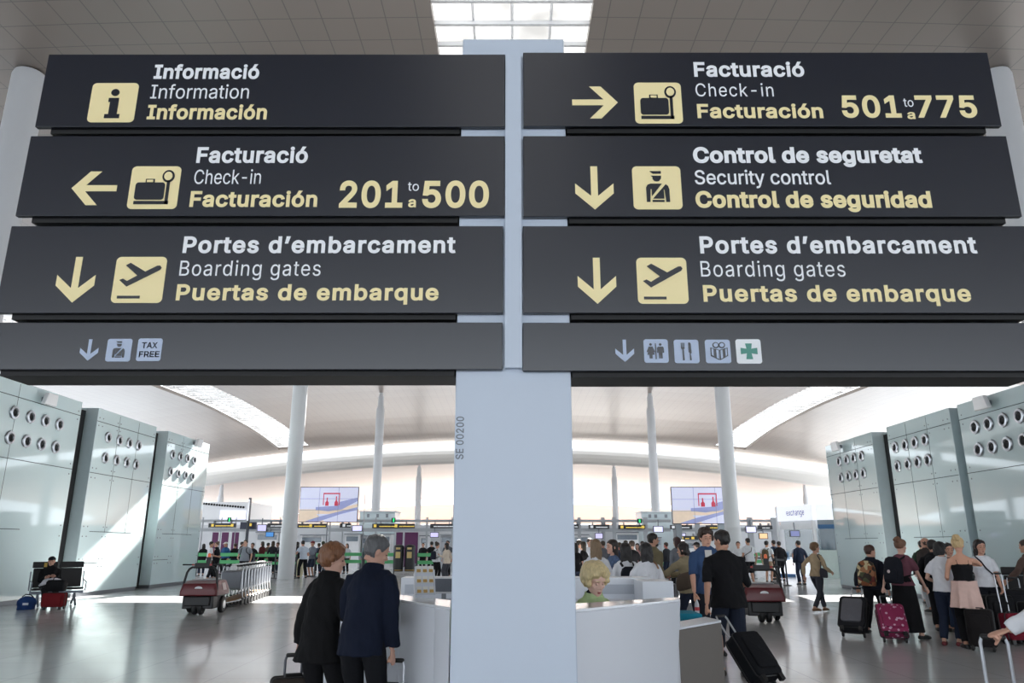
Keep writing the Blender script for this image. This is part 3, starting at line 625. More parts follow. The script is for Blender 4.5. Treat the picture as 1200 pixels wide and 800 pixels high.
# currency booth
ey = 37.0; bx0 = atY(915, 640, 39.6).x; bx1 = atY(986, 640, 36.4).x
t = thing('currency_booth', 'white currency booth with a lit exchange sign at the end of the right wall', 'booth', (bx0, 39.6, 0))
e = Vector((atY(957, 640, 37.2).x - bx0, -2.4, 0)); e2 = Vector((bx1 - bx0, -3.0, 0)) ; u = e.normalized(); n = Vector((-u.y, u.x, 0)); u2 = (e2 - e).normalized()
def slab(nm_, a, b_, z0, z1, th, m, off=0.): 
    d = (b_ - a).normalized(); nn = Vector((-d.y, d.x, 0)); mb = MB()
    q = [a + nn * off, b_ + nn * off, b_ + nn * (off + th), a + nn * (off + th)]
    mb.add([Vector((v.x, v.y, z)) for z in (z0, z1) for v in q], [(3, 2, 1, 0), (4, 5, 6, 7), (0, 1, 5, 4), (1, 2, 6, 5), (2, 3, 7, 6), (3, 0, 4, 7)]); return obj(nm_, mb, m, t)
Z0 = Vector((0, 0, 0))
slab('sign_box', Z0, e, 2.72, 3.48, .3, LGT, -.05); slab('sign_box', e + u2 * .12, e2, 2.72, 3.48, .3, LGT, -.05)
slab('counter_front', Z0, e, 0, .95, .1, mat('counter_light', (236, 240, 246), .4, emit=.25), .25); slab('counter_top', Z0, e, .95, 1.0, .6, DSTEEL, .1)
slab('glass_front', Z0, e, 1.0, 2.35, .02, GLZ, .3); slab('fascia', Z0, e, 2.3, 2.72, .1, WHITE, .1)
slab('door_panel', e, e2, 0, 1.3, .08, mat('booth_pale_green', (206, 222, 218), .3), .05); slab('side_window', e + u2 * .2, e2 - u2 * .2, 1.3, 2.5, .04, mat('window_teller', (84, 104, 116), .1, spec=.6), .07); slab('window_header', e + u2 * .15, e2 - u2 * .15, 2.3, 2.5, .05, mat('header_blue', (56, 104, 150), .4), .03)
slab('back_wall', Z0 + n * 2.5, e + n * 2.5, 0, 2.9, .1, mat('booth_back_grey', (128, 138, 146), .4), 0)
for k, pt in enumerate((Z0, e, e2)):
    mb = MB(); mb.box(pt + Vector((0, .1, 1.74)), (.14, .14, 3.48)); obj('post', mb, WHITE, t)
L = e.length; put_text('lettering', 'exchange', t, lambda a, b_, q: u * (L * .28 + a) - n * (.052 + q) + Vector((0, 0, 2.98 + b_)), L * .5, .30, mat('lettering_violet', (84, 76, 170), .5), 0, 1.05, thick=.006)
screen(927, 622, 936.5, 628, (110, 116, 160), 'small screen hanging inside the currency booth front', Y=37.4, e=.4)
t = thing('lit_counter', 'low white lit counter with blue base in front of the currency booth', 'counter', (atZ(921, 676).x, atZ(921, 676).y, 0)); cy = t.location.y
pxbox('light_panel', 910.5, 656, 932.5, 673, cy, .5, mat('counter_lit', (246, 249, 255), .5, emit=.6), t, base=.18); pxbox('blue_base', 910.5, 672.5, 932.5, 676, cy + .02, .46, mat('header_blue', (56, 104, 150), .4), t, base=0)
t = thing('leaflet_rack', 'blue and white leaflet rack standing on the lit counter', 'rack', (atY(918, 655.8, cy + .1).x, cy + .1, atY(918, 655.8, cy).z)); pxbox('tray', 912, 646, 925, 655.7, cy + .1, .25, mat('rack_blue_white', (176, 198, 216), .4), t)
for x in (914, 918, 922): pxbox('leaflet', x - 1.6, 647.5, x + 1.4, 653, cy + .08, .02, mat('leaflet_blue', (92, 132, 172), .5), t)
# belt barriers of the queue: posts with two green belts
GBELT = mat('belt_green', (92, 184, 120), .5, var=.05); POSTM = mat('barrier_post_dark', (44, 46, 50), .4)
def belt(xa, ya, xb, yb, label, m=GBELT, zs=(.70, 1.06), w=.17, feet=True, n=2):
    a, b_ = atZ(xa, ya), atZ(xb, yb); t = thing('belt_barrier', label, 'queue barrier', (a + b_) / 2, 0, None); o = t.location
    for k in range(n):
        p = a + (b_ - a) * k / (n - 1) - o; obj('post', MB().lathe([(.17, 0), (.17, .02), (.05, .04), (.035, .06), (.035, max(zs) + .1), (.02, max(zs) + .12)], 12, c=p), POSTM, t)
    d = (b_ - a).normalized(); nn = Vector((-d.y, d.x, 0)) * .012
    for z in zs:
        q = [a - o - nn, b_ - o - nn, b_ - o + nn, a - o + nn]; mb = MB().add([v + Vector((0, 0, zz)) for zz in (z - w / 2, z + w / 2) for v in q], [(3, 2, 1, 0), (4, 5, 6, 7), (0, 1, 5, 4), (1, 2, 6, 5), (2, 3, 7, 6), (3, 0, 4, 7)]); obj('belt', mb, m, t)
belt(229, 675, 281, 675, 'green double belt barrier behind the couple in uniform', n=3); belt(296, 678, 346, 677.5, 'green double belt barrier behind the trolley row', w=.13, n=3)
belt(232, 671, 345, 671, 'rear green double belt barrier in front of the waiting crowd at left', n=4); belt(368, 676, 381, 675, 'short green double belt barrier left of the screen post')
belt(384, 674, 424, 674, 'green double belt barrier behind the woman with short red hair', n=2); belt(426, 675, 461, 675, 'green double belt barrier left of the black bins', n=2); belt(488, 676, 508, 676, 'green double belt barrier right of the black bins')
belt(764, 678, 794, 678, 'green double belt barrier behind the bearded man', n=2); belt(860, 674, 905, 674, 'green double belt barrier behind the white shirted men', n=3)
belt(912, 684, 923, 686, 'black belt barrier with two posts beside the walking woman', m=POSTM, zs=(.96,), w=.07); belt(884, 678, 911, 683, 'black belt barrier behind the white shirted men', m=POSTM, zs=(.96,), w=.07)
# black bins
for x, l in ((466.5, 'black round litter bin, the left one of two behind the couple'), (479.8, 'black round litter bin, the right one of two behind the couple')):
    g = atZ(x, 669.2); t = thing('litter_bin', l, 'bin', g, 0, 'two black litter bins'); K = mat('bin_black', (30, 32, 36), .35)
    obj('body', MB().lathe([(.28, 0), (.29, .08), (.315, .9), (.31, 1.3)], 24), K, t); obj('domed_lid', MB().lathe([(.325, 1.3), (.325, 1.4), (.28, 1.5), (.16, 1.55), (.02, 1.56)], 24), K, t)
    obj('foot_band', MB().lathe([(.295, .05), (.3, .05), (.302, .1), (.297, .1)], 24), mat('bin_brass', (170, 140, 80), .4, metal=.5), t)
    b = MB(); b.box((.0, -.30, .95), (.28, .05, .36)); b.box((0, -.315, 1.33), (.26, .05, .12)); obj('notice', b, mat('bin_notice_yellow', (214, 190, 128), .5), t)
# ------------------------------------------------------------------ people
def ik(S, T, l1, l2, pole):
    d = T - S; L = min(max(d.length, abs(l1 - l2) + .02), l1 + l2 - .004); u = d.normalized(); T = S + u * L
    a = (l1 * l1 - l2 * l2 + L * L) / (2 * L); h = math.sqrt(max(l1 * l1 - a * a, 0)); p = pole - u * pole.dot(u)
    p = p.normalized() if p.length > 1e-5 else Vector((0, -1, 0)); return S + u * a + p * h, T
HEAD = [(-.118, .020, .070, .030), (-.106, .036, .087, .0), (-.085, .050, .092, -.03), (-.06, .060, .089, -.06), (-.03, .067, .087, -.082), (0, .073, .086, -.094), (.03, .076, .091, -.099), (.06, .074, .084, -.097), (.085, .064, .066, -.084), (.104, .042, .038, -.056), (.115, .016, .008, -.022)]
def head_rings(N=20, fn=None):
    rs = []
    for z, w, yf, yb in HEAD:
        cy, ry = (yf + yb) / 2, (yf - yb) / 2; ring = []
        for j in range(N):
            a = 2 * PI * j / N; c, s = math.cos(a), math.sin(a); e = .88
            p = Vector((w * math.copysign(abs(c) ** e, c), cy + ry * math.copysign(abs(s) ** e, s), z)); ring.append(p)
        rs.append(ring)
    return rs
def head_mb(fem=False):
    b = MB(); rs = head_rings(28)
    for ring in rs:
        for p in ring:
            if p.y > .04:
                for sx in (-1, 1):
                    d = math.hypot((p.x - sx * .031) / .022, (p.z - .002) / .016)
                    if d < 1.6: p.y -= .012 * (1 - d / 1.6)
                d = math.hypot((p.x) / .05, (p.z + .03) / .03)
    b.rings(rs)
    b.limb([(0, .086, .012), (0, .098, -.014), (0, .106, -.032)], [.0075, .0095, .013], 8); b.ell((-.012, .095, -.037), (.008, .010, .007), 8, 5); b.ell((.012, .095, -.037), (.008, .010, .007), 8, 5)
    for s in (-1, 1):
        b.ell((s * .030, .083, .021), (.021, .010, .006), 8, 5); b.ell((s * .046, .062, -.028), (.018, .022, .018), 8, 5)
        b.ell((s * .076, -.012, -.012), (.010, .020, .032), 8, 6, Matrix.Rotation(s * -.35, 3, 'Z'))
    b.ell((0, .088, -.066), (.021, .010, .006), 10, 5); b.ell((0, .086, -.077), (.017, .011, .007), 10, 5)
    b.ell((0, .078, -.108), (.018, .014, .012), 8, 5)
    b.limb([(0, -.020, -.085), (0, -.020, -.05)], [.055 if not fem else .047, .052 if not fem else .045], 14, cap=False)
    return b
def hand_mb(grip=.3, right=True, N=7):
    """wrist at the origin, fingers down -Z, thumb forward +Y, palm turned to the body"""
    b = MB(); pn = -1.0
    b.limb([(0, 0, .03), (0, .0, -.005), (0, .002, -.05), (0, .002, -.088)], [.026, .027, .037, .036], 10, flat=.42, hint=(1, 0, 0))
    for i, (y, L) in enumerate(((.032, .070), (.0108, .079), (-.0106, .074), (-.031, .058))):
        p = Vector((0, y, -.085)); pts = [p.copy()]; a = 0
        for k, f in enumerate((.45, .31, .24)):
            a += grip * (1.25 if k < 2 else .8) * (1 + .06 * i); p = p + Vector((pn * math.sin(a), (y * .12 if k == 0 else 0), -math.cos(a))) * L * f; pts.append(p.copy())
        b.limb(pts, [.0088, .0083, .0076, .0064], N)
    g = min(grip, 1.0)
    b.limb([(0, .022, -.018), (-.008 - .012 * g, .047 - .012 * g, -.045), (-.016 - .026 * g, .056 - .026 * g, -.072), (-.022 - .034 * g, .052 - .034 * g, -.096)], [.014, .0125, .0105, .0082], N)
    if not right: b.v = [Vector((-v.x, v.y, v.z)) for v in b.v]; b.f = [f[::-1] for f in b.f]
    return b
_PROTO = {}
def proto(key, fn):
    if key not in _PROTO: _PROTO[key] = fn()
    return _PROTO[key]
def put(mb_or_me, M):
    o = MB(); o.v = [M @ v for v in mb_or_me.v]; o.f = mb_or_me.f; return o
class Fig: pass
def skeleton(H, fem, pose):
    k = H / 1.75; f = Fig(); f.k = k; f.fem = fem; P = pose
    f.sit = P.get('sit'); hz = (f.sit + .09) if f.sit else .93 * k + P.get('drop', 0)
    sx, sy = P.get('shift', (0, 0)); f.P = Vector((sx, sy, hz))
    lean, side = math.radians(P.get('lean', 2)), math.radians(P.get('side', 0))
    R = Euler((-lean, side, 0)).to_matrix(); tw = Matrix.Rotation(math.radians(P.get('twist', 0)), 3, 'Z')
    f.R = R; f.RT = R @ tw; f.U = R @ Vector((0, 0, 1)); f.X = f.RT @ Vector((1, 0, 0)); f.F = f.RT @ Vector((0, 1, 0))
    f.hunch = P.get('hunch', 0) * k
    def sp(d):
        p = f.P + f.U * d * k
        if d > .25 and f.hunch: p = p + f.F * f.hunch * ((d - .25) / .27) ** 1.5
        return p
    f.sp = sp; f.w = k * P.get('girth', 1.0)
    shw = (.168 if fem else .192) * f.w
    f.N = sp(.52); hy, hp = P.get('head', (0, 0)); f.HR = Euler((-math.radians(hp) - lean * .35, side * .4, math.radians(hy))).to_matrix() if True else None
    f.hk = P.get('hk', 1.0) * (k ** .6) * (1.02 if fem else 1.06); f.HC = f.N + (f.U * .4 + Vector((0, 0, .6))).normalized() * .140 * f.hk + f.F * (.012 + .03 * max(0, hp) / 40)
    f.arm = {}
    for s, n in ((1, 'r'), (-1, 'l')):
        S = sp(.435) + f.X * s * shw; T = P.get('hand_' + n)
        if T is None: T = Vector((s * (shw + .075 * k), .04, hz - .065 * k)) + (f.U - Vector((0, 0, 1))) * .2 + Vector((sx, sy, 0)) * 0
        T = Vector(T); pole = Vector(P.get('pole_' + n, (s * .35, -1, -.1)))
        E, Wr = ik(S, T, .285 * k, .255 * k, pole); f.arm[n] = (S, E, Wr, s)
    f.leg = {}; hl = (.095 if not fem else .09) * k
    for s, n in ((1, 'r'), (-1, 'l')):
        Hj = f.P + Vector((s * hl, 0, -.04 * k)); T = Vector(P.get('foot_' + n, (s * .105 * k + sx * 0, .0, 0))) + Vector((0, 0, .085 * k))
        K, A = ik(Hj, T, .42 * k, .415 * k, Vector(P.get('knee_' + n, (s * .08, 1, .15 if f.sit else 0)))); f.leg[n] = (Hj, K, A, s)
    return f
def torso_rings(f, table, infl=0., N=22):
    rs = []
    for d, rx, ry in table:
        p = f.sp(d) if d >= 0 else f.P + Vector((0, 0, d * f.k)) + (f.U * 0); t = min(max(d / .4, 0), 1)
        X = f.X if d > .2 else Vector((1, 0, 0)).lerp(f.X, t); Fv = f.F if d > .2 else Vector((0, 1, 0)).lerp(f.F, t)
        rs.append([p + X * (rx * f.w + infl) * math.cos(2 * PI * j / N) + Fv * (ry * f.w + infl) * math.sin(2 * PI * j / N) for j in range(N)])
    return rs
BODY_M = [(-.09, .13, .10), (-.03, .163, .115), (.05, .160, .112), (.13, .148, .104), (.24, .160, .115), (.33, .172, .118), (.40, .176, .105), (.455, .145, .085), (.49, .09, .068), (.53, .054, .056)]
BODY_F = [(-.09, .14, .105), (-.03, .172, .118), (.05, .160, .112), (.14, .126, .094), (.24, .140, .104), (.31, .152, .126), (.38, .155, .104), (.445, .130, .080), (.485, .078, .062), (.53, .047, .050)]
def hand_matrix(f, n, pose):
    S, E, Wr, s = f.arm[n]; d = Vector(pose.get('hdir_' + n, (Wr - E))).normalized(); th = Vector(pose.get('thumb_' + n, (0, 1, .25))); th = th - d * th.dot(d)
    if th.length < .05: th = Vector((0, 0, 1)) - d * d.z
    th.normalize(); z = -d; y = th; x = y.cross(z); M = Matrix((x, y, z)).transposed().to_4x4(); M.translation = Wr + d * .012; return M @ Matrix.Scale(f.k * (1.0 if f.fem else 1.08), 4)
FISTS = {}
def person(x, Y, yaw, H, label, top=((30, 30, 34), 'long'), bottom=((28, 29, 34), 'trousers'), hair=((40, 32, 28), 'short'), skin=(196, 150, 128), shoes=(30, 30, 32), fem=False, lod=2, pose=None, extra=(), group=None, X=None):
    """x is the picture column of the hips at distance Y (or X given in metres); yaw 0 looks away from the camera, 90 to the left, -90 to the right"""
    pose = pose or {}; f = skeleton(H, fem, pose); k = f.k; px = X if X is not None else xat(x, Y)
    root = thing('person', label, 'person', (px, Y, 0), math.radians(yaw), group); f.root = root; f.M = Matrix.Translation((px, Y, 0)) @ Matrix.Rotation(math.radians(yaw), 4, 'Z')
    vox = {0: .0085, 1: .013, 2: .022}[lod]; SK = skinmat(skin)
    hm = proto(('head', fem), lambda: head_mb(fem)); HM = Matrix.Translation(f.HC) @ f.HR.to_4x4() @ Matrix.Scale(f.hk, 4); f.HM = HM
    # body: one continuous surface
    b = MB(); b.rings(torso_rings(f, BODY_F if fem else BODY_M))
    b.limb([f.sp(.48), f.sp(.53), f.HC + f.HR @ Vector((0, -.012, -.045))], [.056 * k if not fem else .047 * k] * 3, 12, cap=False)
    for n in 'rl':
        S, E, Wr, s = f.arm[n]; a = 1.0 if not fem else .86
        b.limb([f.sp(.47) + f.X * s * .05, S - f.X * s * .035 - f.U * .012], [.05 * k * a, .046 * k * a], 10)
        b.limb([S - f.X * s * .045 - f.U * .012, S - f.X * s * .006 - f.U * .018, S.lerp(E, .35), S.lerp(E, .7), E, E.lerp(Wr, .25), E.lerp(Wr, .6), Wr], [q * k * a for q in (.044, .051, .049, .043, .040, .041, .034, .026)], 12)
        Hj, K, A, s = f.leg[n]
        b.limb([Hj, Hj.lerp(K, .25), Hj.lerp(K, .6), K, K.lerp(A, .25), K.lerp(A, .45), K.lerp(A, .75), A], [q * k for q in (.09, .088, .072, .055, .056, .054, .042, .036)], 12)
        fd = Vector(pose.get('toe_' + n, (s * .18, 1, 0))).normalized(); b.limb([A + fd * -.03, A + fd * .05 - Vector((0, 0, .04)), A + fd * .15 - Vector((0, 0, .058))], [.035 * k, .034 * k, .024 * k], 8)
    grips = {n: pose.get('grip_' + n, .32) for n in 'rl'}; hands = {n: proto(('hand', round(grips[n], 2), n), lambda: hand_mb(grips[n], n == 'r')) for n in 'rl'}
    hh = [put(hands[n], hand_matrix(f, n, pose)) for n in 'rl']; f.hands = {n: hand_matrix(f, n, pose) for n in 'rl'}
    if lod == 0:
        b.join(put(hm, HM)); me = remesh(b, vox, 3)
        hme = MB()
        for h in hh: hme.join(h)
        t = remesh(hme, .0032, 1, .4); o2 = MB(); o2.v = [v.co.copy() for v in t.vertices]; o2.f = [tuple(p.vertices) for p in t.polygons]; me = mesh_join(me, o2)
    else:
        me = remesh(b, vox, 2); t = proto(('headmesh', fem, lod), lambda: (lambda q: ([v.co.copy() for v in q.vertices], [tuple(p.vertices) for p in q.polygons]))(remesh(hm, .007 if lod == 1 else .011, 2, .4)))
        o2 = MB(); o2.v = [HM @ v for v in t[0]]; o2.f = list(t[1])
        for h in hh: o2.join(h)
        me = mesh_join(me, o2)
    obj('body', me, SK, root, sharp=180)
    # trousers, shorts or skirt
    bc, bk = bottom; BM = cloth(bc); b = MB(); cl = {'trousers': (.016, .93), 'slim': (.009, .95), 'wide': (.034, .93), 'shorts': (.03, .06), 'skirt': (0, 0), 'none': (0, 0), 'long_skirt': (0, 0)}[bk]
    if bk != 'none':
        tb = [(-.10, .135, .108), (-.04, .166, .120), (.03, .156, .110), (.09, .140, .098)] if not fem else [(-.10, .142, .112), (-.04, .174, .122), (.04, .154, .108), (.10, .125, .090)]
        if bk in ('skirt', 'long_skirt'):
            L = .42 if bk == 'skirt' else .80
            rs = torso_rings(f, [(-L, .235, .20), (-L * .66, .222, .175), (-L * .33, .205, .15), (-.04, .182, .13), (.05, .168, .12), (.13, .136, .102)], .008); b.rings(rs)
        else:
            b.rings(torso_rings(f, tb, .009))
            for n in 'rl':
                Hj, K, A, s = f.leg[n]; e = cl[0]; E_ = K.lerp(A, cl[1])
                if bk == 'shorts': b.limb([Hj, Hj.lerp(K, .4), K.lerp(Hj, .05), K.lerp(A, .04)], [.098 * k, (.09 + e * .4) * k, (.07 + e) * k, (.068 + e) * k], 14, cap=False)
                else: b.limb([Hj, Hj.lerp(K, .3), Hj.lerp(K, .65), K, K.lerp(A, .3), K.lerp(A, .65), E_], [q * k for q in (.099, .096 + e * .4, .080 + e * .7, .062 + e, .060 + e, .050 + e * 1.2, .045 + e * 1.3)], 14, cap=False)
        obj('shorts' if bk == 'shorts' else 'skirt' if 'skirt' in bk else 'trousers', remesh(b, vox * .9 if lod else .009, 3, .5, .007 if lod < 2 else 0), BM, root, sharp=180)
    # shoes
    for n in 'rl':
        Hj, K, A, s = f.leg[n]; fd = Vector(pose.get('toe_' + n, (s * .18, 1, 0))).normalized(); b = MB(); dn = Vector((0, 0, 1)); tilt = Vector(pose.get('sole_' + n, (0, 0, -1))).normalized()
        h0 = A - fd * .05 * k + tilt * .05 * k
        b.limb([h0, A + tilt * .045 * k + fd * .03 * k, A + tilt * .052 * k + fd * .11 * k, A + tilt * .060 * k + fd * .175 * k], [.040 * k, .043 * k, .040 * k, .026 * k], 12, flat=1.0)
        for v in b.v:
            q = (v - A).dot(tilt)
            if q > .083 * k: v -= tilt * (q - .083 * k)
        obj('shoe', b, mat('shoe_%d_%d_%d' % tuple(shoes), shoes, .5), root, sharp=50)
    # upper garment
    tc, tk = top[0], top[1]; hem = top[2] if len(top) > 2 else None; BT = BODY_F if fem else BODY_M; b = MB()
    if tk == 'tank':
        b.rings(torso_rings(f, [(hem if hem is not None else -.02, .166, .118)] + [(.05, .160, .114), (.14, .130, .100), (.24, .142, .108), (.31, .153, .128), (.355, .150, .116)], .008))
        for s in (-1, 1): b.tube([f.sp(.34) + f.X * s * .075 + f.F * -.115, f.sp(.42) + f.X * s * .085 - f.F * .08, f.sp(.458) + f.X * s * .08, f.sp(.42) + f.X * s * .08 + f.F * .095, f.sp(.35) + f.X * s * .075 + f.F * .12], .0085, 6)
    else:
        infl = {'tee': .014, 'long': .016, 'shirt': .02, 'coat': .034, 'jacket': .03, 'puffy': .045}[tk]; h = hem if hem is not None else {'tee': -.06, 'long': -.07, 'shirt': -.08, 'coat': -.36, 'jacket': -.12, 'puffy': -.08}[tk]
        tb = [(h, .188 + (.04 if tk == 'coat' else .004), .140 + (.02 if tk == 'coat' else 0)), (h * .5, .186, .138)] + [q for q in BT if q[0] >= .05 and q[0] < .5]
        if not fem or tk in ('coat', 'jacket', 'puffy', 'shirt'): tb = [(d, max(rx, .172 if d < .1 else .156 if d < .3 else rx), max(ry, .112 if d < .3 else ry)) for d, rx, ry in tb]
        top_r = .075 if tk in ('coat', 'jacket', 'puffy') else .066
        tb += [(.495, .09, .07), (.515 if tk in ('tee', 'long') else .54, top_r - .012, top_r - .008)]
        b.rings(torso_rings(f, tb, infl))
        for n in 'rl':
            S, E, Wr, s = f.arm[n]; e = infl * .8; a = 1.0 if not fem else .88
            b.limb([f.sp(.470) + f.X * s * .045, f.sp(.452) + f.X * s * .11, S - f.X * s * .02 - f.U * .020], [(.056 * a + e * .6) * k, (.054 * a + e * .6) * k, (.046 * a + e * .6) * k], 12)
            if tk == 'tee' or (len(top) > 3 and top[3] == 'short'): b.limb([S - f.X * s * .045 - f.U * .014, S - f.X * s * .006 - f.U * .02, S.lerp(E, .35), S.lerp(E, .72)], [(.044 * a + e * .7) * k, (.052 * a + e) * k, (.058 * a + e) * k, (.060 * a + e) * k], 14, cap=False)
            else:
                c = E.lerp(Wr, .98) if not (len(top) > 3 and top[3] == 'rolled') else E.lerp(Wr, .05)
                b.limb([S - f.X * s * .045 - f.U * .014, S - f.X * s * .006 - f.U * .02, S.lerp(E, .4), E, E.lerp(c, .4), c], [(q * a + e) * k for q in (.040, .050, .052, .046, .043, .036)], 14, cap=False)
    nm_ = {'tee': 't_shirt', 'long': 'sweater', 'shirt': 'shirt', 'coat': 'coat', 'jacket': 'jacket', 'puffy': 'jacket', 'tank': 'tank_top'}[tk]
    tm = top[4] if len(top) > 4 else cloth(tc)
    obj(nm_, remesh(b, vox * .9 if lod else .009, 10 if lod == 0 else 5, .5, (.015 if tk in ('coat', 'jacket', 'shirt', 'long') else .006) if lod < 2 else .004, 8), tm, root, sharp=180)
    if tk in ('coat', 'jacket', 'puffy', 'shirt') and lod < 2:      # collar
        b = MB(); N = 20; c0, c1 = f.sp(.50), f.sp(.56 if tk != 'shirt' else .54)
        b.rings([[c + f.X * r * math.cos(2 * PI * j / N) * 1.05 + f.F * (r * math.sin(2 * PI * j / N) - .004) for j in range(N)] for c, r in ((c0, .088), (c1, .076), (c1, .068), (c0, .07))], close=False); obj('collar', b, tm, root)
    hair_part(f, root, hair, lod)
    if lod < 2 and pose.get('face', True):
        for s in (-1, 1):
            dn = min(max(pose.get('head', (0, 0))[1], 0) / 20, 1); lid = MB().ell(HM @ Vector((s * .031, .0765, .0040 - .0020 * dn)), (.0114 * f.hk, .0106 * f.hk, (.0072 + .0024 * dn) * f.hk), 12, 8, f.HR); obj('eyelid', lid, SK, root, sharp=180)
            e = obj('eye', MB().ell(HM @ Vector((s * .031, .0768, -.0005)), (.0092 * f.hk,) * 3, 10, 8), mat('eye_dark', (44, 36, 34), .2), root)
            b = MB(); b.limb([HM @ Vector((s * .016, .094, .024)), HM @ Vector((s * .032, .094, .029)), HM @ Vector((s * .048, .083, .024))], [.003, .0038, .0022], 6); obj('eyebrow', b, hairmat(hair[0]), root)
        b = MB(); b.ell(HM @ Vector((0, .0925, -.067)), (.020 * f.hk, .0065 * f.hk, .0045 * f.hk), 10, 5, f.HR); b.ell(HM @ Vector((0, .091, -.0755)), (.016 * f.hk, .0065 * f.hk, .005 * f.hk), 10, 5, f.HR); obj('lips', b, mat('lips_%d' % (1 if fem else 0), (170, 92, 92) if fem else (164, 108, 98), .4), root)
    for e in extra: e(f)
    return f
def hair_part(f, root, hair, lod):
    hc, hs = hair[0], hair[1]; HM = f.HM; b = MB(); thick = {'short': .011, 'crop': .006, 'curly': .046, 'bald': .003, 'wavy': .030}.get(hs, .015)
    if hs == 'none': return
    if hs in ('cap', 'beanie'):
        c = MB(); rs = [[p + Vector((p.x * .14, (p.y + .01) * .12, .004)) for p in r] for r in head_rings(22)[6:]]; c.rings(rs)
        if hs == 'cap': c.limb([(0, .07, .04), (0, .12, .036), (0, .165, .026)], [.075, .07, .05], 12, flat=.12, hint=(0, .2, 1))
        obj('cap', put(c, HM), cloth(hc), root); hc = hair[2] if len(hair) > 2 else (50, 42, 38); thick = .007
    rs = head_rings(28)
    lowz = {'long': -.09, 'bob': -.08, 'ponytail': -.05, 'bun': -.05}.get(hs, -.065)
    for ring in rs:
        for p in ring:
            face = 1 / (1 + math.exp(-(p.y - (.034 if p.z < .02 else .052)) / .007)) * (1 / (1 + math.exp((p.z - (.070 - .35 * abs(p.x))) / .006)))
            low = 1 / (1 + math.exp((p.z - lowz) / .007)); ear = 1 / (1 + math.exp(-(p.y + .02) / .006)) / (1 + math.exp((p.z + .005) / .006))
            if hs in ('long', 'bob'): ear = 0
            if hs == 'bald': face = max(face, 1 / (1 + math.exp(-(p.z - .045) / .008)))
            w = 1 - max(face, low, ear); n = Vector((p.x, p.y + .005, p.z * .9)).normalized(); nz = noise.noise(p * 38) * (.012 if hs in ('curly', 'wavy') else .004)
            p += n * (thick * w + nz * w - .016 * (1 - w))
    b.rings(rs)
    if hs in ('long', 'bob'):
        L = hair[2] if len(hair) > 2 else (.30 if hs == 'long' else .15); N = 18; rr = []
        for i in range(8):
            t = i / 7; z = .03 - t * L; w = (.088 + .012 * math.sin(t * 2.4)) * (1 - .35 * max(0, t - .55)); dpt = .066 * (1 - .45 * t); cy = -.045 - .012 * t
            rr.append([Vector((w * math.cos(2 * PI * j / N), cy + dpt * math.sin(2 * PI * j / N) + .006 * noise.noise(Vector((j * 1.7, t * 5, 0))), z)) for j in range(N)])
        b.rings(rr)
    if hs == 'bun': b.ell((0, -.075, .115), (.056, .05, .05), 12, 9); b.ell((.02, -.11, .085), (.036, .034, .03), 10, 7); b.ell((-.03, -.10, .10), (.03, .03, .03), 10, 7)
    if hs == 'ponytail': b.limb([(0, -.10, .05), (0, -.135, .02), (0, -.135, -.06), (0, -.115, -.16)], [.022, .028, .026, .012], 10)
    if hs in ('curly', 'wavy'):
        rg = random.Random(int(sum(hc)))
        for i in range(34 if hs == 'curly' else 16):
            a = rg.uniform(0, 2 * PI); z = rg.uniform(-.03, .105); r = (.098 if hs == 'curly' else .09) * math.sqrt(max(.08, 1 - (max(z, 0) / .125) ** 2)); y = -.008 + r * 1.12 * math.sin(a)
            if y > .05 and z < .07: continue
            b.ell((r * math.cos(a), y, z), (rg.uniform(.019, .034),) * 3, 8, 6)
    q = put(b, HM); m = remesh(q, .0065 if lod == 0 else .009 if lod == 1 else .013, 2, .4, .0065 if lod < 2 else 0, 24)
    obj('hair', m, hairmat(hc), root, sharp=180)
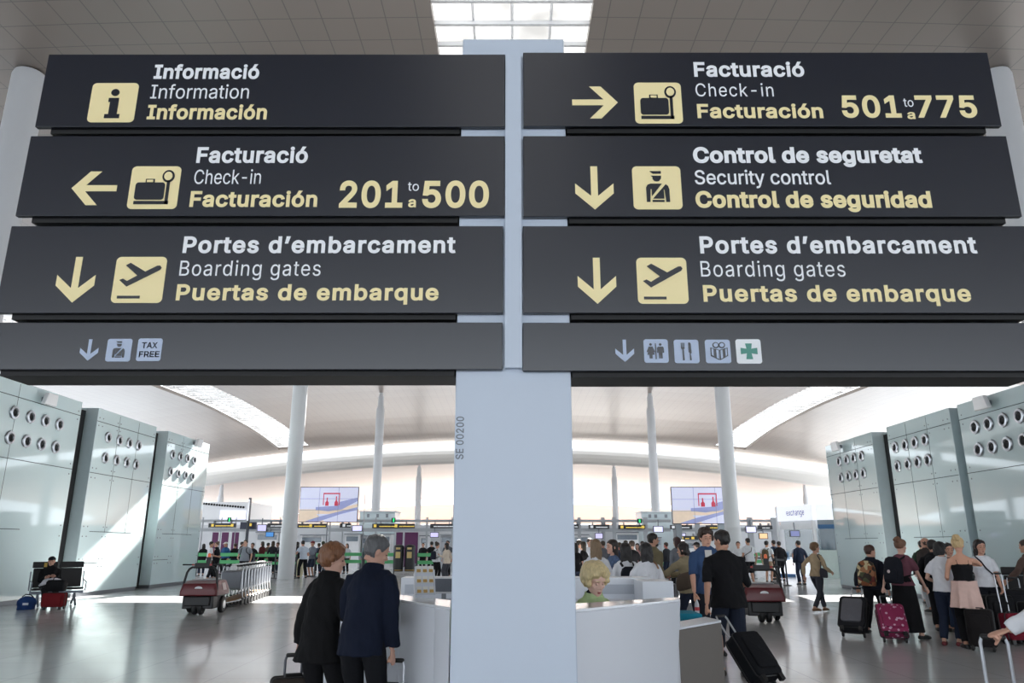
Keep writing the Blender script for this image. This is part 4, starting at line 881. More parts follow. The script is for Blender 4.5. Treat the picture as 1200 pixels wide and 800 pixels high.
# ---- things people carry
def local_thing(f, name, label, cat, off, group=None):
    t = thing(name, label, cat, f.M @ Vector(off), f.root.rotation_euler.z, group); t['_o'] = 0; del t['_o']; return t
def strap_mb(pts, w=.018, th=.008): b = MB(); b.limb(pts, w, 8, flat=.42, hint=(0, 1, .2), cap=False); return b
def backpack(f, col, label, m=None, h=.42, w=.29, d=.15, badge=None, straps=(26, 26, 30), low=0.):
    B = f.sp(.20 - low) - f.F * (.115 * f.w + .02 + d / 2); t = local_thing(f, 'backpack', label, 'backpack', B - f.U * h * .45); o = B - f.U * h * .45
    M3 = Matrix((f.X, f.F, f.U)).transposed(); b = MB()
    prof = [(0, .80, .85), (.04, .97, 1), (.4, 1, 1), (.75, .96, .92), (.92, .80, .75), (1, .45, .45)]; N = 22; rs = []
    for z, sx, sy in prof:
        rs.append([M3 @ Vector((w / 2 * sx * math.copysign(abs(math.cos(a)) ** .55, math.cos(a)), d / 2 * sy * math.copysign(abs(math.sin(a)) ** .55, math.sin(a)), z * h)) for a in (2 * PI * j / N for j in range(N))])
    b.rings(rs); m = m or cloth(col, 'bag'); obj('bag_body', b, m, t, sharp=60)
    b = MB(); rs = [[M3 @ Vector((w * .38 * sx * math.copysign(abs(math.cos(a)) ** .5, math.cos(a)), -d / 2 - .005 + .035 * sy * math.sin(a), (.08 + z * .45) * h)) for a in (2 * PI * j / 16 for j in range(16))] for z, sx, sy in ((0, .8, .7), (.1, 1, 1), (.85, 1, 1), (1, .8, .7))]; b.rings(rs); obj('front_pocket', b, m, t, sharp=60)
    for s in (-1, 1):
        P = [f.sp(.42) + f.X * s * .085 - f.F * (.10 * f.w + .04), f.sp(.475) + f.X * s * .095 - f.F * .045, f.sp(.485) + f.X * s * .10 + f.F * .02, f.sp(.43) + f.X * s * .105 + f.F * (.11 * f.w + .022), f.sp(.30) + f.X * s * .125 + f.F * (.12 * f.w + .02), f.sp(.18) + f.X * s * .165 * f.w + f.F * .03 + f.X * s * .03, f.sp(.10) + f.X * s * .12 - f.F * (.11 * f.w + .04)]
        obj('strap', strap_mb([p - o for p in P]), cloth(straps, 'strap'), t, sharp=180)
    if badge: obj('badge', MB().lathe([(.028, 0), (.026, .006), (.004, .007)], 16, c=M3 @ Vector((0, -d / 2 - .038, h * .42)), R=M3 @ Matrix.Rotation(PI / 2, 3, 'X')), cloth(badge), t)
    return t
def shoulder_bag(f, col, label, side=1, drop=.42, w=.30, h=.24, d=.10, cross=False, strapcol=None, back=.02, shape=1.0, name='shoulder_bag'):
    """hangs on a strap from the shoulder; cross: the strap runs over the other shoulder"""
    top = f.sp(.475) + f.X * (-side if cross else side) * .10; C = f.sp(.44 - drop) + f.X * side * (.17 * f.w + d / 2 + .035) - f.F * back; o = C - Vector((0, 0, h / 2)); t = local_thing(f, name, label, 'bag', o)
    M3 = Matrix((f.F, -f.X, Vector((0, 0, 1)))).transposed(); b = MB(); N = 20; rs = []
    for z, sx, sy in ((0, .75 * shape, .7), (.1, .95, 1), (.5, 1, 1), (.85, .86, .8), (1, .74, .35)):
        rs.append([M3 @ Vector((w / 2 * sx * math.copysign(abs(math.cos(a)) ** .6, math.cos(a)), d / 2 * sy * math.copysign(abs(math.sin(a)) ** .6, math.sin(a)), z * h)) for a in (2 * PI * j / N for j in range(N))])
    b.rings(rs); m = cloth(col, 'bag'); obj('bag_body', b, m, t, sharp=60); sm = cloth(strapcol or col, 'strap')
    for q in (1, -1):
        e = C + Vector((0, 0, h * .46)) + f.F * q * w * .34
        if cross: mid = f.sp(.30) + f.F * q * (.135 * f.w + .02) + f.X * -side * .0; sh = top + f.F * q * .05 + Vector((0, 0, .012)); P = [e, mid, f.sp(.42) + f.F * q * (.11 * f.w + .015) - f.X * side * .06, sh, top + Vector((0, 0, .03))]
        else: P = [e, e.lerp(top, .55) + f.X * side * .03, top + f.F * q * .07 + f.X * side * .02, top + Vector((0, 0, .035))]
        obj('strap', strap_mb([p - o for p in P], .013), sm, t, sharp=180)
    return t
def suitcase(px_, Y, yaw, tilt, w, h, d, col, label, hl=.45, m=None, handle=(176, 180, 186), wheels=2, X=None, pocket=True, pm=None, group=None, tag_=None, name='suitcase', trim=(24, 24, 26), zoff=0.):
    """origin on the floor between the wheels; leans back about the wheel axle by tilt degrees"""
    x = X if X is not None else xat(px_, Y); th_ = math.radians(tilt); zoff = zoff + .048 - ((d / 2 - .03) * math.sin(th_) + .048 * math.cos(th_)) if tilt else zoff
    t = thing(name, label, 'suitcase', (x, Y, zoff), 0, group, rot=(math.radians(tilt), 0, math.radians(yaw)))
    m = m or cloth(col, 'case'); r = min(w, d) * .16; K = mat('case_trim_%d_%d_%d' % trim, trim, .5); rs = []
    for z, s in ((.0, .88), (.03, .98), (.06, 1), (h - .06, 1), (h - .02, .98), (h, .88)): rs.append([Vector((a * s, b_ * s, .07 + z)) for a, b_ in rrect(-w / 2, -d / 2, w / 2, d / 2, r, 4)])
    obj('shell', MB().rings(rs), m, t, sharp=50)
    if pocket:
        rs = [[Vector((a, -d / 2 + y, b_)) for a, b_ in rrect(-w * .38 * s, .07 + h * .5 - h * .38 * s, w * .38 * s, .07 + h * .5 + h * .38 * s, .05, 4)] for y, s in ((.004, 1), (-.025, 1), (-.034, .92))]; obj('front_pocket', MB().rings(rs), pm or m, t, sharp=50)
    b = MB()
    for y in (-d * .3, d * .3):
        q = rrect(-w / 2 - .004, .066, w / 2 + .004, .074 + h, r, 4); b.tube([Vector((a, y, c)) for a, c in q] + [Vector((q[0][0], y, q[0][1]))], .008, 6)
    obj('piping', b, K, t)
    for s in (-1, 1):
        for y in ((d / 2 - .03,) if wheels == 2 else (d / 2 - .04, -d / 2 + .04)):
            obj('wheel', MB().lathe([(.02, -.016), (.045, -.016), (.048, 0), (.045, .016), (.02, .016)], 16, c=(s * (w / 2 - .045), y, .048), R=Matrix.Rotation(PI / 2, 3, 'Y')), K, t)
    if wheels == 2:
        for s in (-1, 1): b = MB(); b.box((s * w * .34, -d / 2 + .04, .035), (.06, .05, .07)); obj('foot', b, K, t)
    if hl:
        P = [(-w * .2, d / 2 - .025, h * .9), (-w * .2, d / 2 - .025, h + .07 + hl - .04), (-w * .17, d / 2 - .025, h + .07 + hl), (w * .17, d / 2 - .025, h + .07 + hl), (w * .2, d / 2 - .025, h + .07 + hl - .04), (w * .2, d / 2 - .025, h * .9)]
        hd = obj('telescopic_handle', MB().tube(P, .011, 14), mat('handle_%d' % handle[0], handle, .42, metal=.5), t); obj('grip', MB().limb([(-w * .16, d / 2 - .025, h + .07 + hl), (w * .16, d / 2 - .025, h + .07 + hl)], .017, 10), K, hd)
    obj('carry_handle', MB().tube([(-.07, 0, h + .066), (-.06, 0, h + .095), (.06, 0, h + .095), (.07, 0, h + .066)], .010, 8), K, t); return t
def DOT():
    if 'dot_magenta' in _M: return _M['dot_magenta']
    m = mat('dot_magenta', (136, 32, 78), .7, var=.1); nt = m.node_tree; b = nt.nodes['Principled BSDF']; src = b.inputs['Base Color'].links[0].from_socket
    tc = nt.nodes.new('ShaderNodeTexCoord'); v = nt.nodes.new('ShaderNodeTexVoronoi'); v.inputs['Scale'].default_value = 15; nt.links.new(tc.outputs['Object'], v.inputs['Vector'])
    l = nt.nodes.new('ShaderNodeMath'); l.operation = 'LESS_THAN'; l.inputs[1].default_value = .30; nt.links.new(v.outputs['Distance'], l.inputs[0])
    mi = nt.nodes.new('ShaderNodeMix'); mi.data_type = 'RGBA'; nt.links.new(l.outputs[0], mi.inputs['Factor']); nt.links.new(src, mi.inputs['A']); mi.inputs['B'].default_value = (*lin((206, 168, 190)), 1); nt.links.new(mi.outputs['Result'], b.inputs['Base Color']); return m

def FLORAL():
    if 'floral_print' in _M: return _M['floral_print']
    m = mat('floral_print', (150, 116, 84), .8, var=.3, scale=30); nt = m.node_tree; b = nt.nodes['Principled BSDF']
    tc = nt.nodes.new('ShaderNodeTexCoord'); v = nt.nodes.new('ShaderNodeTexVoronoi'); v.inputs['Scale'].default_value = 13; nt.links.new(tc.outputs['Object'], v.inputs['Vector'])
    sp = nt.nodes.new('ShaderNodeSeparateColor'); nt.links.new(v.outputs['Color'], sp.inputs[0]); r = nt.nodes.new('ShaderNodeValToRGB'); r.color_ramp.interpolation = 'CONSTANT'
    for i, (p, c) in enumerate(((0, (58, 48, 40)), (.25, (150, 92, 58)), (.45, (206, 190, 150)), (.62, (84, 88, 60)), (.78, (172, 120, 84)), (.9, (120, 52, 48)))):
        e = r.color_ramp.elements[i] if i < 2 else r.color_ramp.elements.new(p); e.position = p; e.color = (*lin(c), 1)
    nt.links.new(sp.outputs[0], r.inputs[0]); nt.links.new(r.outputs[0], b.inputs['Base Color']); return m
# ------------------------------------------------------------------ information booth
CW = mat('counter_white', (224, 228, 236), .32, spec=.5, var=.02, scale=1); CIN = mat('counter_inset_grey', (186, 192, 202), .4, var=.03)
def polyslab(name, outer, inner, z0, z1, m, root, bottom=None, bevel=.006):
    """a wall-like body between two lines seen from above; bottom: where the outer line stands on the floor"""
    n = len(outer); bo = bottom or outer; o = root.location; mb = MB()
    for i in range(n - 1):
        lo = [bo[i], bo[i + 1], inner[i + 1], inner[i]]; hi = [outer[i], outer[i + 1], inner[i + 1], inner[i]]
        mb.add([Vector((p.x - o.x, p.y - o.y, z0)) for p in lo] + [Vector((p.x - o.x, p.y - o.y, z1)) for p in hi], [(3, 2, 1, 0), (4, 5, 6, 7), (0, 1, 5, 4), (1, 2, 6, 5), (2, 3, 7, 6), (3, 0, 4, 7)])
    return obj(name, mb, m, root, bevel=bevel)
Z = 1.1
A, B = atZ(670.5, 714.2, Z), atZ(797, 702, Z); Ai, Bi = atZ(669.5, 707, Z), atZ(795.5, 699.3, Z)
t = thing('information_counter', 'white faceted information counter right of the pillar with the blonde clerk behind', 'counter', (A.x, A.y, 0))
polyslab('front_panel', [A, B], [Ai, Bi], 0, Z - .02, CW, t, [A + Vector((0, .05, 0)), B + Vector((-.10, .02, 0))]); polyslab('counter_top', [A, B], [Ai, Bi], Z - .02, Z, mat('counter_top_gloss', (232, 236, 242), .12, spec=.6, var=.02), t, bevel=.003)
P = [atZ(*q, Z) for q in ((527.5, 711.3), (510, 708.6), (470, 702.5), (362, 695))]; Q = [atZ(*q, Z) for q in ((528.5, 703), (510, 701), (474, 697), (368, 691.3))]
t = thing('information_counter', 'white faceted information counter left of the pillar, in front of the couple', 'counter', (P[0].x, P[0].y, 0))
polyslab('front_panel', P, Q, 0, Z - .02, CW, t); polyslab('counter_top', P, Q, Z - .02, Z, mat('counter_top_gloss', (232, 236, 242), .12), t, bevel=.003)
t = thing('back_counter', 'long white back counter of the information booth with grey inset panels', 'counter', (0, 9.0, 0)); zb = 1.18
bx = MB(); bx.box((.16, .2, zb / 2), (2.9, .4, zb)); obj('body', bx, CW, t, bevel=.006)
bx = MB(); bx.box((0, -.22, .93), (2.5, .44, .04)); obj('worktop', bx, CW, t, bevel=.004)
for x0, x1 in ((692, 748), (474, 512)):
    p, q = atY(x0, 704, 9.0), atY(x1, 684.5, 9.0); bx = MB(); bx.box(((p.x + q.x) / 2, -.004, (1.0 + q.z) / 2), (q.x - p.x, .012, q.z - 1.0)); obj('inset_panel', bx, CIN, t)
bx = MB(); a_, c_ = atZ(748, 680, 1.17), atZ(790, 681.5, 1.17)
t = thing('side_cabinet', 'white side cabinet closing the right end of the back counter', 'cabinet', (a_.x, 8.3, 0)); bx.box(((c_.x - a_.x) / 2 + .01, .3, .585), (c_.x - a_.x, .58, 1.17)); obj('body', bx, CW, t, bevel=.006); bx = MB(); bx.box(((c_.x - a_.x) / 2 + .01, .3, .03), (c_.x - a_.x - .04, .56, .06)); obj('plinth', bx, DSTEEL, t)
g0, g1 = atZ(794.5, 735.4, .85), atZ(845, 726.5, .85); t = thing('display_plinth', 'brown grey block with a white top at the right end of the counter', 'counter', (g0.x, g0.y, 0)); g0i, g1i = g0 + Vector((.02, .42, 0)), g1 + Vector((-.06, .36, 0))
polyslab('body', [g0, g1], [g0i, g1i], 0, .83, mat('plinth_brown_grey', (104, 98, 92), .55, var=.04, scale=3), t); polyslab('top', [g0, g1], [g0i, g1i], .83, .85, CW, t, bevel=.002)
p = atY(806, 715, 8.1); t = thing('seat_cube', 'small teal blue cube seat behind the brown grey block', 'seat', (p.x - .05, 8.1, 0)); bx = MB(); bx.box((0, 0, .45), (.30, .42, .86)); obj('cushion', bx, cloth((34, 128, 152)), t, bevel=.02); bx = MB(); bx.box((0, 0, .02), (.26, .36, .04)); obj('plinth', bx, DSTEEL, t)
# monitor and leaflet stand in the left half
p = atY(520, 700, 8.75); t = thing('monitor', 'grey desk monitor on the back counter at the left edge of the pillar', 'monitor', (p.x, 8.75, .95)); bx = MB(); bx.box((0, 0, .16), (.26, .04, .18)); obj('casing', bx, mat('monitor_grey', (206, 208, 212), .4), t, bevel=.006)
bx = MB(); bx.box((0, -.022, .16), (.22, .006, .14)); obj('display', bx, mat('display_dark', (92, 96, 104), .2), t); bx = MB(); bx.box((0, .01, .035), (.05, .03, .07)); bx.box((0, 0, .006), (.16, .12, .012)); obj('stand', bx, DSTEEL, t)
p = atZ(494, 701.3, Z); t = thing('leaflet_stand', 'tilted white leaflet stand on the left counter beside the man in navy', 'rack', (p.x + .02, p.y + .12, Z), .25); tl = math.radians(-24)
bx = MB(); bx.box((0, .09, .13), (.17, .012, .28), (tl, 0, 0)); bx.box((-.085, .09, .11), (.008, .10, .22), (tl, 0, 0)); bx.box((.085, .09, .11), (.008, .10, .22), (tl, 0, 0)); bx.box((0, .07, .01), (.18, .16, .02)); obj('frame', bx, CW, t)
for i in range(3):
    for j in range(3):
        bx = MB(); bx.box((-.055 + i * .055, .022 + j * .040, .065 + j * .085), (.045, .006, .062), (tl, 0, 0)); lf = obj('leaflet', bx, mat('leaflet_white', (236, 236, 232), .5), t); bx = MB(); bx.box((-.055 + i * .055, .012 + j * .040, .055 + j * .085), (.034, .006, .026), (tl, 0, 0)); obj('picture', bx, mat('leaflet_ochre', (188, 150, 84), .5), lf)

# ------------------------------------------------------------------ luggage trolleys and the tugs that push them
TROS = mat('trolley_steel', (186, 189, 194), .3, metal=.75, var=.05); RUB = mat('rubber_black', (24, 24, 26), .6); PLATE = mat('trolley_plate', (118, 122, 130), .45, metal=.2); TAN = mat('trolley_tan', (158, 122, 84), .6)
def trolley(loc, yaw, label, group):
    t = thing('luggage_trolley', label, 'luggage trolley', loc, yaw, group)
    b = MB()
    for s in (-1, 1):
        b.tube([(s * .29, .20, .17), (s * .28, .12, .40), (s * .265, .10, .80), (s * .25, .18, 1.0)], .017, 8); b.tube([(s * .29, .20, .17), (s * .24, -.35, .16), (s * .16, -.72, .15)], .016, 8); b.tube([(s * .265, .07, .88), (s * .265, .05, .42), (s * .24, -.06, .36)], .012, 6)
    b.tube([(-.28, .12, .42), (.28, .12, .42)], .012, 6); b.tube([(-.16, -.72, .15), (-.12, -.80, .17), (.12, -.80, .17), (.16, -.72, .15)], .016, 8); b.tube([(-.26, .07, .88), (.26, .07, .88)], .012, 6)
    obj('frame', b, TROS, t)
    b = MB(); b.box((0, .05, .65), (.50, .018, .42)); obj('back_plate', b, PLATE, t, bevel=.008)
    b = MB(); b.box((0, -.22, .172), (.40, .70, .016), taper=1); b.box((0, -.60, .176), (.30, .12, .014)); obj('platform', b, TAN, t, bevel=.006)
    b = MB(); b.limb([(-.27, .20, 1.01), (.27, .20, 1.01)], .02, 10); obj('handle_bar', b, RUB, t)
    b = MB(); b.box((0, .17, .955), (.15, .05, .12)); b.limb([(-.05, .2, 1.035), (.05, .2, 1.035)], .026, 8); obj('brake_housing', b, mat('brake_white', (226, 228, 230), .4), t, bevel=.01)
    for x, y, r in ((-.29, .20, .11), (.29, .20, .11), (0, -.70, .07)): obj('wheel', MB().lathe([(.02, -.02), (r - .01, -.02), (r, 0), (r - .01, .02), (.02, .02)], 16, c=(x, y, r), R=Matrix.Rotation(PI / 2, 3, 'Y')), RUB, t)
    return t
ORDN = ['nearest', 'second', 'third', 'fourth', 'fifth', 'sixth', 'seventh', 'eighth', 'ninth', 'tenth', 'farthest']
T0 = Vector((-7.35, 20.2, 0)); TD = Vector((-.06, .42, 0)); base = None
for i in range(11):
    l = 'steel luggage trolley, %s from the tug in the nested row at left' % ORDN[i] if 0 < i < 10 else 'steel luggage trolley, %s of the nested row at left' % ('nearest the tug' if i == 0 else 'farthest end')
    if base is None: base = trolley(T0, .06, l, 'nested luggage trolleys behind the red tug')
    else: dup(base, T0 + TD * i, .06, l)
for i in range(7):
    a = Vector((xat(772, 13.6), 13.7, 0)) + Vector((-.10, .37, 0)) * i
    dup(base, a, PI + .27, 'steel luggage trolley, %s the beige jacket woman in the row she pushes' % ('nearest' if i == 0 else ORDN[i] + ' from' if i < 6 else 'farthest from'), 'nested luggage trolleys pushed by the woman in beige')
TRED = mat('tug_red', (98, 26, 34), .38, var=.06); TBLK = mat('tug_black', (26, 27, 30), .5)
def tug(loc, yaw, label):
    t = thing('trolley_tug', label, 'tug', loc, yaw, 'red trolley tugs')
    sec = lambda y, w, z0, z1, tp: [Vector((-w, y, z0)), Vector((w, y, z0)), Vector((w * .99, y, z0 + .1)), Vector((w * tp, y, z1)), Vector((-w * tp, y, z1)), Vector((-w * .99, y, z0 + .1))]
    obj('body', MB().rings([sec(-.50, .40, .42, .56, .9), sec(-.46, .43, .41, .68, .86), sec(-.2, .44, .41, .74, .84), sec(.30, .44, .41, .74, .84), sec(.46, .42, .42, .62, .88)]), TRED, t, bevel=.02)
    b = MB(); b.box((0, -.02, .27), (.70, .86, .28)); b.box((0, .5, .3), (.4, .14, .1)); b.box((0, -.46, .30), (.56, .10, .2)); obj('chassis', b, TBLK, t, bevel=.02)
    b = MB(); b.box((.0, .05, .755), (.56, .42, .03)); obj('top_lid', b, mat('tug_lid_grey', (176, 176, 180), .5), t, bevel=.01)
    for x, y, r in ((-.36, .18, .19), (.36, .18, .19), (-.07, -.36, .14), (.07, -.36, .14)):
        w = obj('wheel', MB().lathe([(.03, -.05), (r - .02, -.05), (r, -.03), (r, .03), (r - .02, .05), (.03, .05)], 20, c=(x, y, r), R=Matrix.Rotation(PI / 2, 3, 'Y')), RUB, t)
        if r > .15: obj('hub', MB().lathe([(.02, -.056), (.09, -.056), (.1, 0), (.09, .056), (.02, .056)], 16, c=(x, y, r), R=Matrix.Rotation(PI / 2, 3, 'Y')), STEEL, w)
    b = MB(); b.tube([(-.41, -.42, .46), (-.34, -.36, .92), (-.30, -.35, 1.0), (-.24, -.34, 1.04), (.24, -.34, 1.04), (.30, -.35, 1.0), (.34, -.36, .92), (.41, -.42, .46)], .026, 10); obj('push_hoop', b, TBLK, t)
    b = MB(); b.tube([(-.46, -.36, 1.10), (.46, -.36, 1.10)], .018, 8); b.box((0, -.36, 1.09), (.34, .10, .10)); obj('control_box', b, TBLK, t, bevel=.008); b = MB(); b.box((-.2, -.42, 1.10), (.05, .02, .04)); b.box((.2, -.42, 1.10), (.05, .02, .04)); obj('switch', b, mat('switch_red', (170, 50, 50), .4), t)
    b = MB(); b.box((.12, -.34, 1.20), (.1, .08, .14)); obj('lamp_post', b, TBLK, t, bevel=.008); obj('beacon', MB().lathe([(.035, 0), (.035, .06), (.02, .085), (.004, .09)], 14, c=(.12, -.34, 1.27)), mat('beacon_orange', (220, 108, 66), .3, emit=.15), t)
    b = MB(); b.prism(circ(0, 0, .085, 20, .045), lambda a, z, q: Vector((a, -.485 - q - .0, .58 + z)), -.012, .01); obj('badge', b, mat('badge_white', (228, 230, 234), .4), t)
    for s in (-1, 1):
        b = MB(); b.prism(R4(-.12, 0, .12, .16), lambda a, z, q: Vector((s * (.435 - z * .3 + q), .05 + a, .52 + z)), -.005, .006); obj('sticker', b, mat('sticker_pale', (206, 190, 188), .5), t)
    return t
tug((-7.25, 18.35, 0), .06, 'red and black trolley tug with hoop handle before the trolley row at left')
tug((xat(885, 16.6), 16.6, 0), -.1, 'red and black trolley tug with a hoop handle, behind the man in black')
t0 = atZ(341, 675); dup(base, Vector((t0.x, t0.y, 0)), 1.9, 'lone steel luggage trolley beside the cream bag, behind the trolley row', 'loose luggage trolleys'); 

# ------------------------------------------------------------------ benches
SEATB = mat('seat_black', (24, 25, 28), .55, bump=.2); BST = mat('bench_grey_steel', (150, 158, 172), .4, metal=.4); STK = mat('sticker_yellow', (226, 190, 92), .5)
def bench(loc, yaw, n, label, stickers):
    t = thing('seat_bench', label, 'bench', loc, yaw, 'black airport benches'); w = .62; L = n * w
    b = MB(); b.box((0, 0, .34), (L, .08, .07)); obj('beam', b, BST, t, bevel=.01)
    for s in (-1, 1):
        b = MB(); x = s * (L / 2 - .2); b.limb([(x, .02, .34), (x, -.05, .2), (x, -.32, .03)], .028, 8); b.limb([(x, .02, .34), (x, .10, .2), (x, .36, .03)], .028, 8); obj('leg', b, BST, t)
    for i in range(n):
        x = -L / 2 + w * (i + .5)
        b = MB(); b.box((x, -.02, .43), (w - .1, .48, .05), (-.08, 0, 0)); obj('seat', b, SEATB, t, bevel=.02); b = MB(); b.box((x, .29, .70), (w - .1, .045, .50), (-.22, 0, 0)); bk = obj('backrest', b, SEATB, t, bevel=.02)
        b = MB(); b.box((x, .375, 1.03), (w - .04, .06, .16), (-.2, 0, 0)); hd = obj('headrest', b, SEATB, t, bevel=.02)
        if i in stickers: b = MB(); b.box((x, .338, 1.03), (.07, .012, .11), (-.2, 0, 0)); obj('sticker', b, STK, hd)
    for i in range(n + 1):
        x = -L / 2 + w * i; b = MB(); b.tube([(x, .36, .86), (x, .22, .40), (x, -.20, .38), (x, -.24, .60), (x, .25, .64)], .016, 8); obj('arm_frame', b, BST, t)
    return t
bl = atZ(50, 711); BY = math.radians(38)
bench((bl.x + .1, bl.y + .35, 0), BY, 2, 'black two seat bench with grey steel arms under the man in the cap', (0,))
bench((9.9, 15.6, 0), math.radians(-28), 2, 'black two seat bench with yellow stickers behind the white t-shirt woman', (0, 1))
# ------------------------------------------------------------------ the cast, nearest first
DK = (27, 27, 31); JEAN = (38, 46, 64); WHT = (222, 224, 230)
# the couple at the counter
fw = person(385, 6.5, -24, 1.57, 'woman with short auburn hair and black coat leaning towards the counter', ((18, 18, 20), 'coat', -.22), ((20, 20, 23), 'trousers'), ((122, 82, 56), 'wavy'), (206, 164, 146), fem=True, lod=0,
            pose=dict(lean=11, head=(-44, 4), hand_l=(-.24, .0, .74), grip_l=1.2, hand_r=(.18, .20, .95), shift=(0, -.04), foot_l=(-.09, -.05, 0), foot_r=(.10, .10, 0), pole_l=(-.35, -1, 0), girth=.94, hk=1.06))
fm = person(432, 6.2, -14, 1.67, 'grey haired man in a navy jacket stooping over the counter, seen from behind', ((19, 26, 43), 'jacket', -.17), ((22, 23, 27), 'trousers'), ((88, 88, 90), 'short'), (200, 156, 136), lod=0,
            pose=dict(lean=16, head=(-44, 14), hand_r=(.235, .03, .68), grip_r=1.25, hand_l=(-.14, .34, .98), hunch=.035, shift=(0, -.05), foot_r=(.11, -.03, 0), foot_l=(-.11, .1, 0), girth=.90, pole_r=(.25, -1, 0), hk=1.04))
def case_at(f, n, **k):
    return f.M @ (f.hands[n] @ Vector((-.02 if n == 'r' else .02, 0, -.09)))
h = case_at(fm, 'r'); suitcase(0, h.y - .02, -14, -3, .36, .42, .22, (34, 36, 40), 'dark wheeled suitcase with pale twin poles held by the man in navy', hl=h.z - .49, X=h.x, handle=(206, 208, 214))
h = case_at(fw, 'l'); suitcase(0, h.y, 20, -2, .34, .42, .22, (52, 46, 42), 'dark brown wheeled suitcase held by the woman with short auburn hair', hl=h.z - .49, X=h.x - .03, handle=(70, 72, 78))
# clerk and colleague
person(690, 7.0, -158, 1.64, 'curly blonde clerk in a light green jacket looking down behind the right counter', ((176, 196, 146), 'jacket', -.05), (DK, 'trousers'), ((216, 196, 150), 'curly'), (222, 184, 168), fem=True, lod=0,
       pose=dict(sit=.53, lean=8, head=(4, 20), hand_r=(.16, .36, .74), hand_l=(-.16, .36, .74), foot_r=(.12, .42, 0), foot_l=(-.12, .42, 0), hk=1.08), extra=(lambda f: obj('turtleneck', MB().limb([f.sp(.46), f.sp(.53), f.HM @ Vector((0, -.02, -.115))], [.082, .066, .059], 16, cap=False), cloth((20, 20, 24)), f.root),))
person(543, 7.3, -175, 1.62, 'seated clerk in light green, mostly hidden by the pillar', ((164, 196, 122), 'jacket', -.05), (DK, 'trousers'), ((60, 44, 36), 'bob'), (214, 176, 156), fem=True, lod=1,
       pose=dict(sit=.45, lean=14, head=(0, 24), hand_r=(.16, .36, .74), hand_l=(-.2, .30, .74), pole_r=(1, -.4, .1), foot_r=(.12, .42, 0), foot_l=(-.12, .42, 0)))
# women behind the booth
person(698, 12.2, 4, 1.66, 'woman with shoulder length fair hair and white blouse, back to us', (WHT, 'long'), (JEAN, 'trousers'), ((134, 112, 88), 'long', .25), fem=True, lod=1)
person(719, 13.2, 112, 1.66, 'dark haired woman in blue patterned top facing left between white blouses', ((74, 92, 124), 'tee', -.06, '', mat('cloth_blue_print', (84, 104, 138), .8, var=.75, scale=26)), (JEAN, 'trousers'), ((44, 34, 32), 'long', .22), (222, 178, 158), fem=True, lod=1, pose=dict(hand_r=(.22, .2, 1.0)))
fb = person(733, 11.6, 6, 1.60, 'dark haired woman in white wearing a small navy backpack', (WHT, 'long'), (DK, 'trousers'), ((30, 26, 26), 'long', .24), fem=True, lod=1, pose=dict(hand_r=(.2, .2, .98)))
backpack(fb, (28, 32, 40), 'small navy backpack with round emblem on the dark haired woman in white', h=.36, w=.27, d=.12, badge=(206, 176, 170))
fr = person(757, 11.0, 10, 1.60, 'dark haired woman in white tunic with a dark red shoulder bag', (WHT, 'long', -.2), (DK, 'trousers'), ((26, 23, 24), 'bob', .2), fem=True, lod=1, pose=dict(hand_l=(-.18, .25, 1.0)))
shoulder_bag(fr, (92, 26, 34), 'dark red shoulder bag hanging from the woman in white tunic', side=1, drop=.42, w=.22, h=.28, d=.07, strapcol=(150, 118, 92))
person(764, 15.0, -60, 1.80, 'bearded man in an olive jacket above the woman with the red bag', ((112, 104, 82), 'shirt'), (JEAN, 'trousers'), ((34, 29, 27), 'short'), (196, 150, 126), lod=1, pose=dict(head=(-20, 0)), extra=(lambda f: obj('beard', put(MB().ell((0, .058, -.088), (.056, .042, .036), 12, 8), f.HM), hairmat((44, 36, 32)), f.root),))
# woman in beige pushing trolleys
fg = person(806, 13.0, 30, 1.62, 'woman in a beige jacket pushing trolleys, brown bag across her back', ((150, 138, 112), 'shirt', -.10), ((34, 40, 56), 'slim'), ((36, 30, 29), 'bob', .13), (206, 162, 140), fem=True, lod=1,
            pose=dict(lean=12, head=(30, 4), hand_l=(-.25, .48, 1.03), hand_r=(.05, .50, 1.03), grip_l=1.2, grip_r=1.2, foot_l=(-.1, .22, 0), foot_r=(.1, -.18, 0)))
shoulder_bag(fg, (88, 76, 66), 'round brown bag on a dark strap behind the woman in beige', side=-1, drop=.36, w=.34, h=.26, d=.13, cross=True, strapcol=DK, back=.16, shape=1.05)
# man in denim and man in black
fd = person(827, 11.6, 178, 1.82, 'young man with swept hair in an open denim shirt facing us', ((62, 86, 124), 'shirt', -.12, 'rolled'), ((36, 38, 46), 'trousers'), ((58, 42, 34), 'wavy'), (222, 172, 148), lod=0,
            pose=dict(head=(8, 10), hand_r=(.25, .16, .86), grip_r=1.15, hand_l=(-.28, .02, .80)), extra=(lambda f: obj('undershirt', MB().prism([(-.045, -.02), (.045, -.02), (.05, .49), (-.05, .49)], lambda a, d, q: f.sp(d) + f.X * a + f.F * (.166 - max(0, d - .36) * .42 + q), 0, .014), cloth((216, 214, 210)), f.root),))
h = case_at(fd, 'r'); t = thing('water_bottle', 'clear plastic water bottle held by the young man in denim', 'bottle', (h.x, h.y - .0, h.z - .2)); PLA = mat('bottle_plastic', (226, 232, 240), .08, spec=.6, alpha=.8)
obj('bottle_body', MB().lathe([(.028, 0), (.034, .01), (.034, .13), (.03, .15), (.014, .19), (.014, .2)], 18), PLA, t); obj('bottle_label', MB().lathe([(.0348, .05), (.035, .052), (.035, .095), (.0348, .097)], 18), mat('bottle_label_red', (190, 60, 70), .5), t); obj('cap', MB().lathe([(.015, .2), (.015, .22), (.003, .221)], 12), mat('bottle_cap', (80, 110, 170), .5), t)
